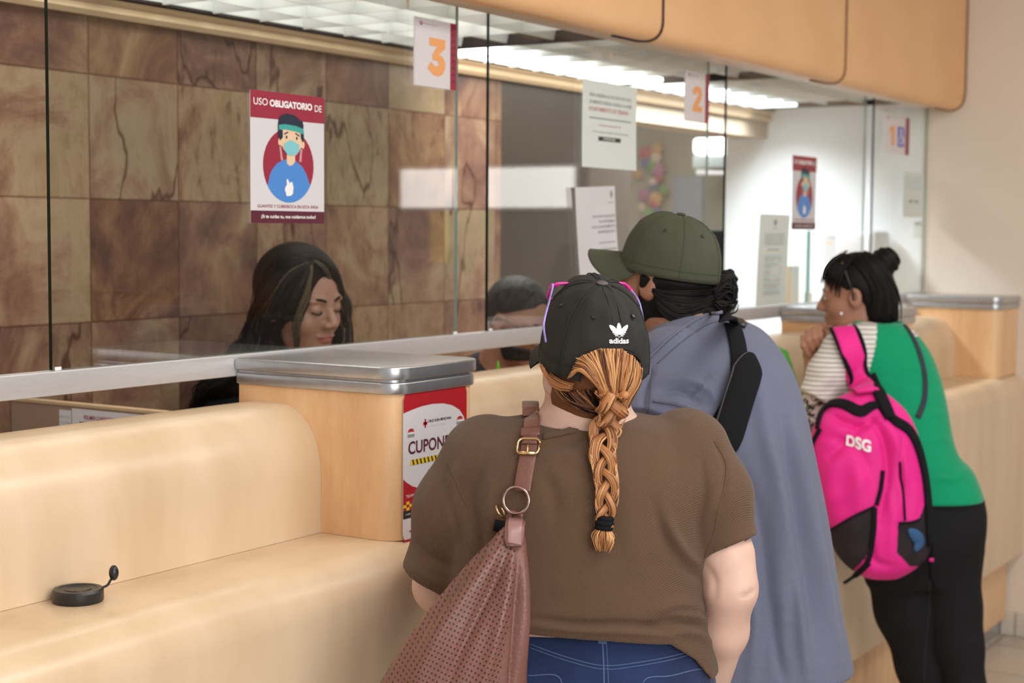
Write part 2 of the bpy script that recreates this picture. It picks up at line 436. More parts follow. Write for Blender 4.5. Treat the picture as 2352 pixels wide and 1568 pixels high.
def stone_mat():
    """rust, plum and ochre slate tiles: every tile has its own ground colour, veins and speckle"""
    M = mat('rust_slate_tile', (.3, .2, .12), .42); nt, b = nodes_of(M); L = nt.links.new
    co = N(nt, 'ShaderNodeTexCoord'); sp = N(nt, 'ShaderNodeSeparateXYZ'); 
    geo = N(nt, 'ShaderNodeNewGeometry'); L(geo.outputs['Position'], sp.inputs[0])
    def M1(op, a, bb=None, c=None):
        n = N(nt, 'ShaderNodeMath', operation=op)
        for i, s in enumerate((a, bb, c)):
            if s is None: continue
            if isinstance(s, (int, float)): n.inputs[i].default_value = s
            else: L(s, n.inputs[i])
        return n.outputs[0]
    tx = M1('DIVIDE', M1('SUBTRACT', sp.outputs[0], TX0-20*TS), TS); tz = M1('DIVIDE', M1('SUBTRACT', sp.outputs[2], TZ0-20*TS), TS)
    ix = M1('FLOOR', tx); iz = M1('FLOOR', tz); fx = M1('FRACT', tx); fz = M1('FRACT', tz)
    cid = N(nt, 'ShaderNodeCombineXYZ'); L(ix, cid.inputs[0]); L(iz, cid.inputs[1])
    wn = N(nt, 'ShaderNodeTexWhiteNoise', noise_dimensions='3D'); L(cid.outputs[0], wn.inputs['Vector'])
    wsep = N(nt, 'ShaderNodeSeparateColor'); L(wn.outputs['Color'], wsep.inputs[0])
    off = N(nt, 'ShaderNodeVectorMath', operation='MULTIPLY_ADD'); L(wn.outputs['Color'], off.inputs[0]); off.inputs[1].default_value = (9, 9, 9); L(geo.outputs['Position'], off.inputs[2])
    n1 = N(nt, 'ShaderNodeTexNoise', Scale=4.2, Detail=10.0, Roughness=.68, Distortion=.7); L(off.outputs[0], n1.inputs['Vector'])
    n2 = N(nt, 'ShaderNodeTexNoise', Scale=24.0, Detail=6.0, Roughness=.7); 
    mp = N(nt, 'ShaderNodeMapping'); mp.inputs['Scale'].default_value = (1.6, 1, .55); mp.inputs['Rotation'].default_value = (0, .35, 0); L(off.outputs[0], mp.inputs[0]); L(mp.outputs[0], n2.inputs['Vector'])
    v = M1('ADD', M1('MULTIPLY_ADD', n1.outputs[0], 2.1, -.28), M1('MULTIPLY_ADD', wsep.outputs[0], .55, -.55))
    g1 = ramp(nt, v, [(.0, (.075, .032, .024)), (.22, (.14, .062, .036)), (.42, (.205, .102, .055)), (.58, (.25, .14, .072)), (.76, (.32, .215, .125)), (.95, (.26, .135, .06))])
    g2 = ramp(nt, v, [(.05, (.10, .045, .038)), (.28, (.165, .085, .062)), (.5, (.235, .142, .095)), (.7, (.31, .225, .15)), (.9, (.25, .20, .12))])
    mx = N(nt, 'ShaderNodeMix', data_type='RGBA'); L(wsep.outputs[1], mx.inputs[0]); L(g1.outputs[0], mx.inputs[6]); L(g2.outputs[0], mx.inputs[7])
    # speckle, strong on a few tiles only
    sk = ramp(nt, n2.outputs[0], [(.32, (.3, .2, .15)), (.45, (.85, .8, .75)), (.60, (1.0, 1, 1))])
    ms = N(nt, 'ShaderNodeMix', data_type='RGBA', blend_type='MULTIPLY'); L(M1('MULTIPLY_ADD', M1('POWER', wsep.outputs[2], 2.0), .75, .2), ms.inputs[0]); L(mx.outputs[2], ms.inputs[6]); L(sk.outputs[0], ms.inputs[7])
    # long dark veins
    n3 = N(nt, 'ShaderNodeTexNoise', Scale=2.2, Detail=4.0, Roughness=.5); mp2 = N(nt, 'ShaderNodeMapping'); mp2.inputs['Rotation'].default_value = (0, .5, 0); mp2.inputs['Scale'].default_value = (1.6, 1, .7)
    L(off.outputs[0], mp2.inputs[0]); L(mp2.outputs[0], n3.inputs['Vector'])
    ve = M1('ABSOLUTE', M1('SUBTRACT', n3.outputs[0], .5)); vr = ramp(nt, ve, [(.0, (.3, .2, .16)), (.004, (.5, .4, .33)), (.010, (1, 1, 1))])
    mv = N(nt, 'ShaderNodeMix', data_type='RGBA', blend_type='MULTIPLY'); L(M1('GREATER_THAN', wsep.outputs[1], .62), mv.inputs[0]); L(ms.outputs[2], mv.inputs[6]); L(vr.outputs[0], mv.inputs[7])
    # joints
    jx = M1('MINIMUM', fx, M1('SUBTRACT', 1, fx)); jz = M1('MINIMUM', fz, M1('SUBTRACT', 1, fz)); j = M1('MINIMUM', jx, jz)
    jr = ramp(nt, j, [(.0, (.45, .35, .28)), (.007, (.62, .52, .45)), (.012, (1, 1, 1))])
    mj = N(nt, 'ShaderNodeMix', data_type='RGBA', blend_type='MULTIPLY'); mj.inputs[0].default_value = 1; L(mv.outputs[2], mj.inputs[6]); L(jr.outputs[0], mj.inputs[7])
    L(mj.outputs[2], b.inputs['Base Color'])
    bp = N(nt, 'ShaderNodeBump', Strength=.35, Distance=.003); L(n2.outputs[0], bp.inputs['Height']); L(bp.outputs[0], b.inputs['Normal'])
    return M
M_stone = stone_mat()
def glass_mat(name, tint, refl=1.0, rough=0.0):
    M = bpy.data.materials.new(name); M.use_nodes = True; nt = M.node_tree; nt.nodes.clear(); L = nt.links.new
    out = N(nt, 'ShaderNodeOutputMaterial'); tr = N(nt, 'ShaderNodeBsdfTransparent'); tr.inputs[0].default_value = (*tint, 1)
    gl = N(nt, 'ShaderNodeBsdfGlossy'); gl.inputs['Roughness'].default_value = rough; gl.inputs[0].default_value = (refl, refl, refl, 1)
    fr = N(nt, 'ShaderNodeFresnel'); ge = N(nt, 'ShaderNodeNewGeometry'); io = N(nt, 'ShaderNodeMath', operation='MULTIPLY_ADD'); L(ge.outputs['Backfacing'], io.inputs[0])
    io.inputs[1].default_value = 1/1.5-1.5; io.inputs[2].default_value = 1.5; L(io.outputs[0], fr.inputs['IOR']); mx = N(nt, 'ShaderNodeMixShader'); L(fr.outputs[0], mx.inputs[0]); L(tr.outputs[0], mx.inputs[1]); L(gl.outputs[0], mx.inputs[2]); L(mx.outputs[0], out.inputs[0])
    return M
M_glass = glass_mat('clear_glass', (.955, .975, .965))
M_gedge = mat('green_glass_edge', (.004, .014, .009), .15)
M_gedge2 = mat('pale_glass_edge', (.20, .27, .235), .15)
def emis(name, col, s):
    M = mat(name, (.8, .8, .8), .5); nt, b = nodes_of(M); b.inputs['Emission Color'].default_value = (*col, 1); b.inputs['Emission Strength'].default_value = s; return M
M_lamp = emis('lit_lamp_lens', (1, .98, .93), 4.5)
M_lamp2 = emis('cool_lit_lamp_lens', (.86, .93, 1), 2.8)
M_day = emis('daylit_window', (1, .95, .93), 3.2)
# inks and papers
M_paper = mat('white_paper', (.64, .62, .64), .45)
M_paperg = mat('greenish_white_paper', (.66, .71, .67), .5)
M_acr = mat('white_acrylic', (.68, .64, .66), .3)
M_mar = mat('maroon_ink', (.30, .02, .045), .4); M_mard = mat('dark_maroon_ink', (.10, .015, .03), .4)
M_sal = mat('orange_ink', (.80, .36, .13), .4); M_whi = mat('white_ink', (.85, .84, .84), .4)
M_navy = mat('navy_ink', (.016, .022, .045), .4); M_teal = mat('teal_ink', (.05, .36, .33), .4)
M_aqua = mat('aqua_ink', (.22, .55, .60), .4); M_skinp = mat('peach_ink', (.78, .55, .36), .4); M_pink2 = mat('pink_ink', (.62, .30, .30), .4)
M_blue = mat('blue_ink', (.07, .24, .62), .4); M_gry = mat('grey_ink', (.24, .27, .26), .5); M_blk = mat('black_ink', (.02, .02, .02), .4)
M_red = mat('red_ink', (.42, .012, .02), .35); M_yel = mat('yellow_ink', (.75, .52, .02), .4); M_pur = mat('violet_ink', (.13, .12, .50), .4)
M_rpl = mat('pale_red_ink', (.50, .16, .16), .5)
NAMES = {'maroon_ink': 'maroon_panel', 'dark_maroon_ink': 'dark_panel', 'orange_ink': 'number', 'white_ink': 'white_print', 'navy_ink': 'dark_print', 'teal_ink': 'teal_print',
         'aqua_ink': 'mask_print', 'peach_ink': 'face_print', 'pink_ink': 'strap_print', 'blue_ink': 'blue_print', 'grey_ink': 'lettering', 'black_ink': 'lettering', 'red_ink': 'red_print',
         'yellow_ink': 'yellow_print', 'violet_ink': 'accessibility_symbol', 'pale_red_ink': 'red_lettering', 'greenish_white_paper': 'pale_print', 'white_paper': 'sheet'}
# people
def skin(name, c, r=.5):
    return mat(name, c, r, noise=(14, .07), bump=(350, .05), Subsurface_Weight=.12, Subsurface_Radius=(.01, .004, .002), Subsurface_Scale=.6)
M_skB = skin('light_skin', (.62, .41, .33)); M_skT = skin('tan_skin', (.34, .175, .125)); M_skM = skin('olive_skin', (.38, .19, .13)); M_skG = skin('brown_skin', (.27, .125, .075)); M_skW = skin('warm_brown_skin', (.34, .16, .10))
M_lipT = mat('rose_lips', (.34, .11, .10), .4); M_lipM = mat('brown_lips', (.25, .10, .08), .5)
M_hairK = mat('black_hair', (.006, .005, .005), .55, spec=.15, noise=(30, .3)); M_hairD = mat('dark_brown_hair', (.012, .008, .006), .62, spec=.10)
M_hairH = mat('ash_brown_strand', (.085, .065, .038), .6, spec=.2); M_hairG = mat('grey_black_hair', (.025, .024, .026), .65, noise=(60, .5))
M_hairC = mat('copper_blond_hair', (.42, .185, .07), .45, spec=.35); M_hairC2 = mat('light_blond_hair', (.62, .34, .15), .45, spec=.35); M_hairC3 = mat('auburn_hair', (.13, .05, .022), .5, spec=.3)
M_eyew = mat('eye_white', (.7, .67, .64), .2); M_iris = mat('dark_iris', (.02, .012, .008), .1)
def knit(name, col, sc=900, st=.5, rough=.85, sheen=.25, amt=.05):
    M = mat(name, col, rough, noise=(7, amt), spec=.25); nt, b = nodes_of(M); L = nt.links.new
    b.inputs['Sheen Weight'].default_value = sheen; b.inputs['Sheen Roughness'].default_value = .4
    co = N(nt, 'ShaderNodeTexCoord'); mp = N(nt, 'ShaderNodeMapping'); mp.inputs['Rotation'].default_value = (0, 0, -YAW); L(co.outputs['Object'], mp.inputs[0])
    w = N(nt, 'ShaderNodeTexWave', Scale=sc/6.0, Distortion=.6, Detail=1.0); w.bands_direction = 'DIAGONAL'; L(mp.outputs[0], w.inputs['Vector'])
    n = N(nt, 'ShaderNodeTexNoise', Scale=sc, Detail=2.0); L(co.outputs['Object'], n.inputs['Vector'])
    a = N(nt, 'ShaderNodeMath', operation='ADD'); L(w.outputs[0], a.inputs[0]); L(n.outputs[0], a.inputs[1])
    n4 = N(nt, 'ShaderNodeTexNoise', Scale=9.0, Detail=3.0, Distortion=.5); L(co.outputs['Object'], n4.inputs['Vector'])
    bp0 = N(nt, 'ShaderNodeBump', Strength=.18, Distance=.012); L(n4.outputs[0], bp0.inputs['Height'])
    bp = N(nt, 'ShaderNodeBump', Strength=st, Distance=.0008); L(a.outputs[0], bp.inputs['Height']); L(bp0.outputs[0], bp.inputs['Normal']); L(bp.outputs[0], b.inputs['Normal'])
    return M
M_brown = knit('brown_rib_knit', (.108, .062, .037), st=.8, sheen=.15); M_greysh = knit('slate_blue_cotton', (.125, .135, .20), sheen=.1); M_green = knit('green_jersey', (.0, .27, .12), amt=.04)
M_pants = knit('black_stretch_cloth', (.007, .007, .008), sheen=.0); M_dark = knit('black_cotton', (.010, .011, .014), sheen=0); M_denim = knit('blue_denim', (.014, .028, .088), 1400, .6, amt=.3)
M_denimd = knit('faded_seam_denim', (.075, .125, .25), 1400, .5); M_tuck = knit('grey_denim', (.05, .05, .06))
def stripes():
    M = mat('white_grey_striped_jersey', (.7, .7, .68), .85); nt, b = nodes_of(M); L = nt.links.new; geo = N(nt, 'ShaderNodeNewGeometry')
    w = N(nt, 'ShaderNodeTexWave', Scale=24.0, Distortion=.3, Detail=1.0); w.bands_direction = 'Z'; L(geo.outputs['Position'], w.inputs['Vector'])
    r = ramp(nt, w.outputs[0], [(.35, (.42, .40, .37)), (.6, (.74, .73, .70))]); L(r.outputs[0], b.inputs['Base Color']); return M
M_stripe = stripes()
def leopard():
    M = mat('leopard_print_cloth', (.6, .55, .5), .8); nt, b = nodes_of(M); L = nt.links.new; co = N(nt, 'ShaderNodeTexCoord')
    n = N(nt, 'ShaderNodeTexNoise', Scale=46.0, Detail=1.5); L(co.outputs['Object'], n.inputs['Vector'])
    s = N(nt, 'ShaderNodeMath', operation='SUBTRACT'); L(n.outputs[0], s.inputs[0]); s.inputs[1].default_value = .5
    a = N(nt, 'ShaderNodeMath', operation='ABSOLUTE'); L(s.outputs[0], a.inputs[0])
    r = ramp(nt, a.outputs[0], [(.035, (.02, .015, .015)), (.06, (.62, .57, .53))]); L(r.outputs[0], b.inputs['Base Color']); return M
M_leo = leopard()
M_cap = mat('washed_black_twill', (.015, .015, .013), .9, noise=(9, .35), bump=(900, .4)); M_capst = mat('charcoal_stitching', (.012, .012, .011), .8)
M_capg = mat('olive_green_twill', (.050, .056, .032), .85, noise=(6, .12), bump=(900, .4)); M_capgs = mat('olive_stitching', (.045, .058, .03), .85)
M_btn = mat('grey_button', (.09, .085, .08), .7)
def leather():
    M = mat('rose_brown_leather', (.165, .068, .052), .42, noise=(8, .15), bump=(160, .5)); return M
M_lea = leather()
def perf():
    M = mat('perforated_brown_leather', (.165, .068, .052), .42, noise=(8, .15)); nt, b = nodes_of(M); L = nt.links.new
    uv = N(nt, 'ShaderNodeUVMap'); uv.uv_map = 'holes'
    v = N(nt, 'ShaderNodeTexVoronoi', Scale=1.0); v.inputs['Randomness'].default_value = .12; L(uv.outputs[0], v.inputs['Vector'])
    r = ramp(nt, v.outputs['Distance'], [(.15, (.2, .2, .2)), (.24, (1, 1, 1))])
    old = b.inputs['Base Color'].links[0].from_socket
    mx = N(nt, 'ShaderNodeMix', data_type='RGBA', blend_type='MULTIPLY'); mx.inputs[0].default_value = 1; L(old, mx.inputs[6]); L(r.outputs[0], mx.inputs[7]); L(mx.outputs[2], b.inputs['Base Color'])
    bp = N(nt, 'ShaderNodeBump', Strength=.8, Distance=.002); L(r.outputs[0], bp.inputs['Height']); L(bp.outputs[0], b.inputs['Normal'])
    return M
M_perf = perf()
M_gold = mat('pale_gold_metal', (.75, .55, .30), .22, 1); M_rose = mat('rose_nickel_metal', (.55, .38, .36), .22, 1); M_sil = mat('steel_metal', (.6, .6, .62), .25, 1)
M_pinkp = mat('magenta_plastic', (.65, .03, .30), .25); M_lav = mat('lavender_plastic', (.30, .22, .62), .25, noise=(40, .5))
M_lens = glass_mat('spectacle_lens', (.9, .93, .92))
M_pinkf = knit('hot_pink_nylon', (.76, .02, .26), 1200, .3, .55, .1, .06); M_mesh = mat('dark_mesh_fabric', (.014, .007, .011), .8, noise=(25, .5), bump=(1200, .6)); M_bluef = mat('blue_cloth', (.02, .08, .2), .7)
M_nav = mat('navy_webbing', (.012, .018, .035), .7, bump=(800, .3)); M_greenp = mat('lime_green_plastic', (.03, .50, .03), .4); M_leaf = mat('fresh_green_leaf', (.12, .62, .03), .4)
M_pearl = mat('pearl', (.8, .78, .75), .15)
# ------------------------------------------------------------------ the building
XW = 6.487; GY = 2.084; WX0 = -.6
def struct(name, lo, hi, m, bevel=0): return box(name, lo, hi, m, None, bevel, kind='structure')
struct('floor', (-3, -5, -.1), (10, 6, 0), M_floor)
struct('wall_right', (XW, .46, 0), (XW+.12, 2.10, 3.1), M_wallr)
struct('wall_front', (XW, -5, 0), (XW+.12, .46, 3.1), mat('dark_brown_haze_cut', (.10, .065, .05), .5))  # unseen wall stretch, made dark brown to keep reflected haze off the glass
struct('wall_teller_end', (XW, 2.10, 0), (XW+.12, 3.0, 2.4), M_white)
struct('wall_stone', (WX0, 2.80, 0), (4.32, 2.95, 2.4), M_stone)
M_bpan = mat('brown_wall_paint', (.042, .030, .022), .45, noise=(3, .12))
struct('wall_back', (4.32, 2.80, 0), (5.22, 2.95, 2.4), M_bpan)
struct('trim_1', (5.22, 2.80, 2.065), (XW, 2.95, 2.42), mat('tan_header_paint', (.33, .26, .19), .6))
struct('wall_office', (9.0, 2.6, 0), (9.1, 6, 3), M_olive)
struct('wall_left', (5.10, 2.95, 0), (5.22, 6, 2.6), M_olive)
struct('ceiling_office', (5.1, 2.95, 2.6), (9.1, 6, 2.66), M_white)
v, f = prism([(2.80, 2.138), (2.782, 2.138), (2.776, 2.150), (2.782, 2.158), (2.785, 2.166), (2.776, 2.172), (2.772, 2.180), (2.80, 2.180)], 0, WX0, XW)
sharp(mk('trim_2', v, f, M_beige, kind='structure'), 30)
struct('trim_3', (WX0, 2.083, 2.172), (XW, 2.112, 2.197), M_under, .003)
struct('baseboard_right', (XW-.014, -5, 0), (XW, 1.72, .098), M_skirt, .002)
struct('ceiling', (-3, -5, 3.0), (XW, 1.93, 3.08), M_white)
# louvred ceiling over the tellers: sloping white fins in 1.22 m panels
CZ = 2.185
mb = MB()
def fin_x(x0, x1, y, w=.034, h=.062):
    v, f = prism([(y-.0015, CZ), (y+.0015, CZ), (y+w/2, CZ+h), (y-w/2, CZ+h)], 0, x0, x1); mb.add(v, f)
def fin_y(y0, y1, x, w=.040, h=.062):
    v, f = prism([(x-.0015, CZ+.001), (x+.0015, CZ+.001), (x+w/2, CZ+h), (x-w/2, CZ+h)], 1, y0, y1); mb.add(v, f)
PX = [-.6, .10, 1.34, 2.58, 3.82, 5.06, 6.30]
P_Y0, P_Y1 = 2.13, 2.775
for a, b in zip(PX[:-1], PX[1:]):
    n = 7
    for i in range(1, n): fin_y(P_Y0, P_Y1, a+.012+(b-a-.024)*i/n)
    for j in range(0, 5): fin_x(a+.012, b-.012, P_Y0+.008+(P_Y1-P_Y0-.016)*j/4)
o = mb.mkobj('ceiling_louvre', M_louvre, None, False, kind='structure'); fixn(o)
struct('ceiling_backing', (WX0, 2.10, CZ+.20), (XW, 2.80, CZ+.22), M_louvre_top)
mb = MB()
for x in PX[1:]: mb.add(*boxg((x-.012, P_Y0-.02, CZ-.006), (x+.012, 2.79, CZ+.03), .001, 1))
mb.add(*boxg((WX0, 2.764, CZ-.002), (XW, 2.778, CZ+.01), .001, 1))
mb.mkobj('trim_4', M_seam, None, False, kind='structure')
# lit lamps above the louvre at the stone wall side
for k, (a, b, mm, lb) in enumerate(((3.86, 5.03, M_lamp, 'warm white lit strip lamp in the louvred ceiling behind the number 3 sign'), (5.09, 6.27, M_lamp2, 'cool white lit strip lamp in the louvred ceiling behind the number 2 sign'))):
    t = thing('ceiling_lamp', lb, 'lamp', ((a+b)/2, 2.66, CZ-.004), 'strip lamps over the tellers')
    box('lens', (a, 2.575, CZ-.003), (b, 2.755, CZ+.012), mm, t, .002)
    for i in range(1, 8): mk('louvre_blade', *boxg((a+(b-a)*i/8-.0025, 2.573, CZ-.009), (a+(b-a)*i/8+.0025, 2.757, CZ-.003), .0005, 1), M_louvre, t, smooth=False)
    al = bpy.data.lights.new('lamp_light', 'AREA'); al.shape = 'RECTANGLE'; al.size = b-a-.05; al.size_y = .17; al.spread = math.radians((95, 130)[k]); al.energy = (6, 24)[k]; al.color = (1, .97, .92) if k == 0 else (.88, .94, 1)
    lo = bpy.data.objects.new('lamp_light', al); COL.objects.link(lo); lo.location = ((a+b)/2, 2.665, CZ-.012)
al = bpy.data.lights.new('teller_fill', 'AREA'); al.shape = 'RECTANGLE'; al.size = 3.6; al.size_y = .5; al.energy = 24; al.color = (1, .95, .88)  # hidden fill added above the louvre to lift the teller side
lo = bpy.data.objects.new('teller_fill', al); COL.objects.link(lo); lo.location = (1.9, 2.45, CZ+.19)
al = bpy.data.lights.new('office_light', 'AREA'); al.size = 1.0; al.energy = 40
lo = bpy.data.objects.new('office_light', al); COL.objects.link(lo); lo.location = (7.2, 4.2, 2.55)
# ------------------------------------------------------------------ fascia above the glass
prof = [(2.075, 2.178), (2.0, 2.158), (1.975, 2.153), (1.955, 2.156), (1.941, 2.166), (1.933, 2.182), (1.930, 2.205), (1.930, 2.3), (1.930, 2.5), (1.930, 2.75), (1.930, 3.0)]
prof = np.array([(a, b) for a, b in prof]); plen = np.r_[0, np.cumsum(np.linalg.norm(np.diff(prof, axis=0), axis=1))]
def pp(s): return np.array([np.interp(s, plen, prof[:, 0]), np.interp(s, plen, prof[:, 1])])
S0 = plen[2]
def fascia(x0, x1, r, label, em, first):
    t = thing('fascia_panel', label, 'panel', ((x0+x1)/2, 1.95, 2.15), 'wooden fascia panels above the glass')
    xs = np.unique(np.r_[np.linspace(x0, x1-r, 12), x1-r*(1-np.sin(np.linspace(0, PI/2, 14)))]); V = []; F = []; ns = 40
    for x in xs:
        c = S0 + (0 if x <= x1-r else r-math.sqrt(max(0, r*r-(x-(x1-r))**2)))
        ss = c+(plen[-1]-c)*np.linspace(0, 1, ns)**1.8
        for s in ss: y, z = pp(s); V.append((x, y, z))
    n = len(xs)
    for i in range(n-1):
        for j in range(ns-1): F.append((i*ns+j, (i+1)*ns+j, (i+1)*ns+j+1, i*ns+j+1))
    V = np.array(V); nb = len(V); V2 = V+np.array([0, .016, 0]); V2[:, 2] += np.where(V[:, 2] < 2.2, .008, 0)
    F2 = [tuple(k+nb for k in q_[::-1]) for q_ in F]; E = []
    for i in range(n-1): E.append((i*ns, i*ns+nb, (i+1)*ns+nb, (i+1)*ns))
    for j in range(ns-1): E.append(((n-1)*ns+j, (n-1)*ns+j+1, (n-1)*ns+j+1+nb, (n-1)*ns+j+nb)); E.append((j, j+nb, j+1+nb, j+1))
    o = fixn(mk('board', np.vstack([V, V2]), F+F2+E, M_fascia, t)); sharp(o, 50)
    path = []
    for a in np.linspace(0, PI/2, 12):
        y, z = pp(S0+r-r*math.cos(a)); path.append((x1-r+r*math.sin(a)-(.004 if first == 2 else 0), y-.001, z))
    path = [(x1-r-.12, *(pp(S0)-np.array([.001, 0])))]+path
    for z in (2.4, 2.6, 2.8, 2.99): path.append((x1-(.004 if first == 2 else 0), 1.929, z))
    v, f = tubeg(np.array(path), .0045 if first == 0 else .0055, 8); mk('seam_tube', v, f, em, t)  # black tube stands in for the panels' shadow gap, brown ones edge the board
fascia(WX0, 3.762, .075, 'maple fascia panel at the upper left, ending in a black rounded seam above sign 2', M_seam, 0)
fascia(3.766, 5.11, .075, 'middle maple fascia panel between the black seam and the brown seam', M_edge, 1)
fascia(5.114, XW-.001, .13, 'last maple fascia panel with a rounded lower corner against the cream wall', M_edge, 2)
box('trim_5', (WX0, 1.948, 2.165), (XW-.15, 2.082, 2.19), M_under, None, .002, kind='structure')
box('trim_6', (WX0, 1.95, 2.19), (XW, 2.10, 3.0), M_under, None, .002, kind='structure')
# ------------------------------------------------------------------ counter
ZL = 1.65-.567          # ledge
PILX = [(2.262, 2.530), (3.60, 3.87), (4.93, 5.20), (6.225, XW-.001)]
ct = thing('service_counter', 'long maple service counter with a rounded ledge running to the cream wall', 'counter', (3, 1.8, 0))
R = .075
outl = [(1.64, .352)]+[(1.64+R*.95-R*.95*math.cos(a), ZL-R+R*math.sin(a)) for a in np.linspace(0, PI/2, 12)]+[(1.80, ZL), (2.10, ZL), (2.10, ZL-.03), (1.80, ZL-.03), (1.72, ZL-.05), (1.665, ZL-.10), (1.665, .352)]
outl = [(a, b) for a, b in outl]
v, f = prism(outl, 0, WX0, XW-.001); sharp(mk('ledge', v, f, M_maple, ct), 40)
R2, R3 = .10, .125
hump = [(1.863, ZL+.0005)]+[(1.863+R2-R2*math.cos(a), 1.322-R3+R3*math.sin(a)) for a in np.linspace(0, PI/2, 18)]+[(2.03, 1.321), (2.10, 1.310), (2.125, 1.303), (2.13, 1.297), (2.13, ZL+.0005)]
segs = [(WX0, PILX[0][0])]+[(PILX[i][1], PILX[i+1][0]) for i in range(3)]
for a, b in segs:
    v, f = prism(hump, 0, a+.0005, b-.0005); sharp(mk('hump', v, f, M_maple, ct), 50)
v, f = prism([(1.70, .075), (1.70, .352), (1.95, .352), (1.95, .075)], 0, WX0, XW-.02); sharp(mk('lower_plinth', v, f, M_maple2, ct), 30)
v, f = prism([(1.722, 0), (1.722, .0745), (1.95, .0745), (1.95, 0)], 0, WX0, XW-.02); sharp(mk('kickboard', v, f, M_alu, ct), 30)
box('inner_lip', (WX0, 2.20, 1.10), (2.31, 2.222, 1.285), M_maple2, ct, .003)
for (a, b), lb in zip(PILX, ('maple pillar block with a metal cap and the red coupon poster, nearest the camera',
                             'maple pillar block mostly hidden behind the man in the slate blue shirt',
                             'maple pillar block with a small red poster behind the woman with the bun',
                             'maple pillar block against the cream wall, the farthest one')):
    t = thing('counter_pillar', lb, 'pillar', ((a+b)/2, 1.88, ZL), 'pillar blocks on the counter')
    last = b > 6.4; cs = (1, 0, 0, 0) if last else (1, 1, 0, 0)
    v, f = prism([(x, y) for x, y in rrect(a, b, 1.69, 2.066, .038, 10, cs)], 2, ZL+.0005, 1.352); sharp(fixn(mk('post', v, f, M_maple2, t)), 50)
    c = MB()
    for z0, z1, g, rr in ((1.352, 1.374, .006, .042), (1.374, 1.379, .001, .038), (1.379, 1.403, .010, .046)):
        bm = bmesh.new(); pl = rrect(a-g, b+(0 if last else g), 1.69-g, 2.067, rr, 10, cs)
        vs = [bm.verts.new((x, y, z0)) for x, y in pl]; ft = bm.faces.new(vs); ex = bmesh.ops.extrude_face_region(bm, geom=[ft])
        nv = [e for e in ex['geom'] if isinstance(e, bmesh.types.BMVert)]
        for w in nv: w.co.z = z1
        bmesh.ops.recalc_face_normals(bm, faces=bm.faces)
        top = [e for e in bm.edges if all(abs(w.co.z-z1) < 1e-6 for w in e.verts)]; low = [e for e in bm.edges if all(abs(w.co.z-z0) < 1e-6 for w in e.verts)]
        if z1-z0 > .01: bmesh.ops.bevel(bm, geom=top+low, offset=.0035, segments=3, profile=.5, affect='EDGES')
        c.add(*bmout(bm))
    c.mkobj('cap', M_capm, t, sh=50)
# desk fittings behind the glass
dv = thing('desk_divider', 'brown wooden divider board behind the counter, papers taped to it', 'divider', (2.33, 2.5, 1.0))
box('board', (2.322, 2.16, .9), (2.34, 2.798, 1.272), wood('brown_laminate', (.26, .17, .12), (.30, .205, .145), (.34, .24, .17), .5), dv, .002)
box('top_edging', (2.320, 2.16, 1.266), (2.342, 2.798, 1.274), M_beige, dv, .001)
wk = thing('teller_worktop', 'tan teller worktop behind the counter glass', 'desk', (4.4, 2.3, 0))
box('top', (2.342, 2.145, 1.02), (XW-.002, 2.37, 1.05), M_maple2, wk, .003)
box('upstand', (2.60, 2.225, 1.05), (XW-.002, 2.245, 1.262), M_maple2, wk, .003)
# aluminium rail carrying the panes
box('glass_rail', (WX0, 2.069, 1.3665), (XW-.001, 2.099, 1.4075), M_rail, None, .002, label='silver aluminium rail running under the glass panes along the counter')
bpy.data.objects['glass_rail']['category'] = 'rail'
panes = [(WX0, 1.68), (1.815, 3.024), (3.155, 4.370), (4.498, 5.744), (5.832, 6.48)]
labs = ['clear glass pane at the far left edge of the photo', 'clear glass pane with sign 3 and the big mask poster', 'clear glass pane with sign 2 and two taped papers', 'clear glass pane in front of the bright white wall with the small mask poster', 'clear glass pane with sign 1 beside the cream wall']
for (a, b), lb in zip(panes, labs):
    t = thing('counter_screen', lb, 'glass pane', ((a+b)/2, 2.084, 1.4085), 'glass panes over the counter')
    v = [(x, y, z) for x in (a, b) for y in (2.080, 2.088) for z in (1.4085, 2.171)]
    mk('pane', v, [(0, 4, 5, 1), (2, 3, 7, 6)], M_glass, t, smooth=False)
    mk('cut_edge', v, [(0, 1, 3, 2), (4, 6, 7, 5), (0, 2, 6, 4)], [M_gedge, M_gedge2], t, [0, 1, 1], smooth=False)
    for x in (a+.01, b-.01):
        if WX0 < x: mk('corner_clip', *boxg((x-.007, 2.0765, 1.4078), (x+.007, 2.0785, 1.414), .0005, 1), M_whi, t)
# tape remains on the glass
for u_, v_, w_, h_, m_, lb in ((936, 8, .009, .022, M_under, 'small cream tape remnant on the glass above sign 3'), (884, 4, .014, .016, M_louvre, 'small grey tape remnant on the glass left of the cream one'), (1404, 128, .012, .016, M_under, 'small cream tape remnant on the glass under the black fascia seam')):
    p = hit(u_, v_, 1, 2.0795); tg = box('tape_piece', (p[0]-w_/2, 2.0788, p[2]-h_/2), (p[0]+w_/2, 2.0797, p[2]+h_/2), m_, None, .0002); tag(tg, lb, 'tape')
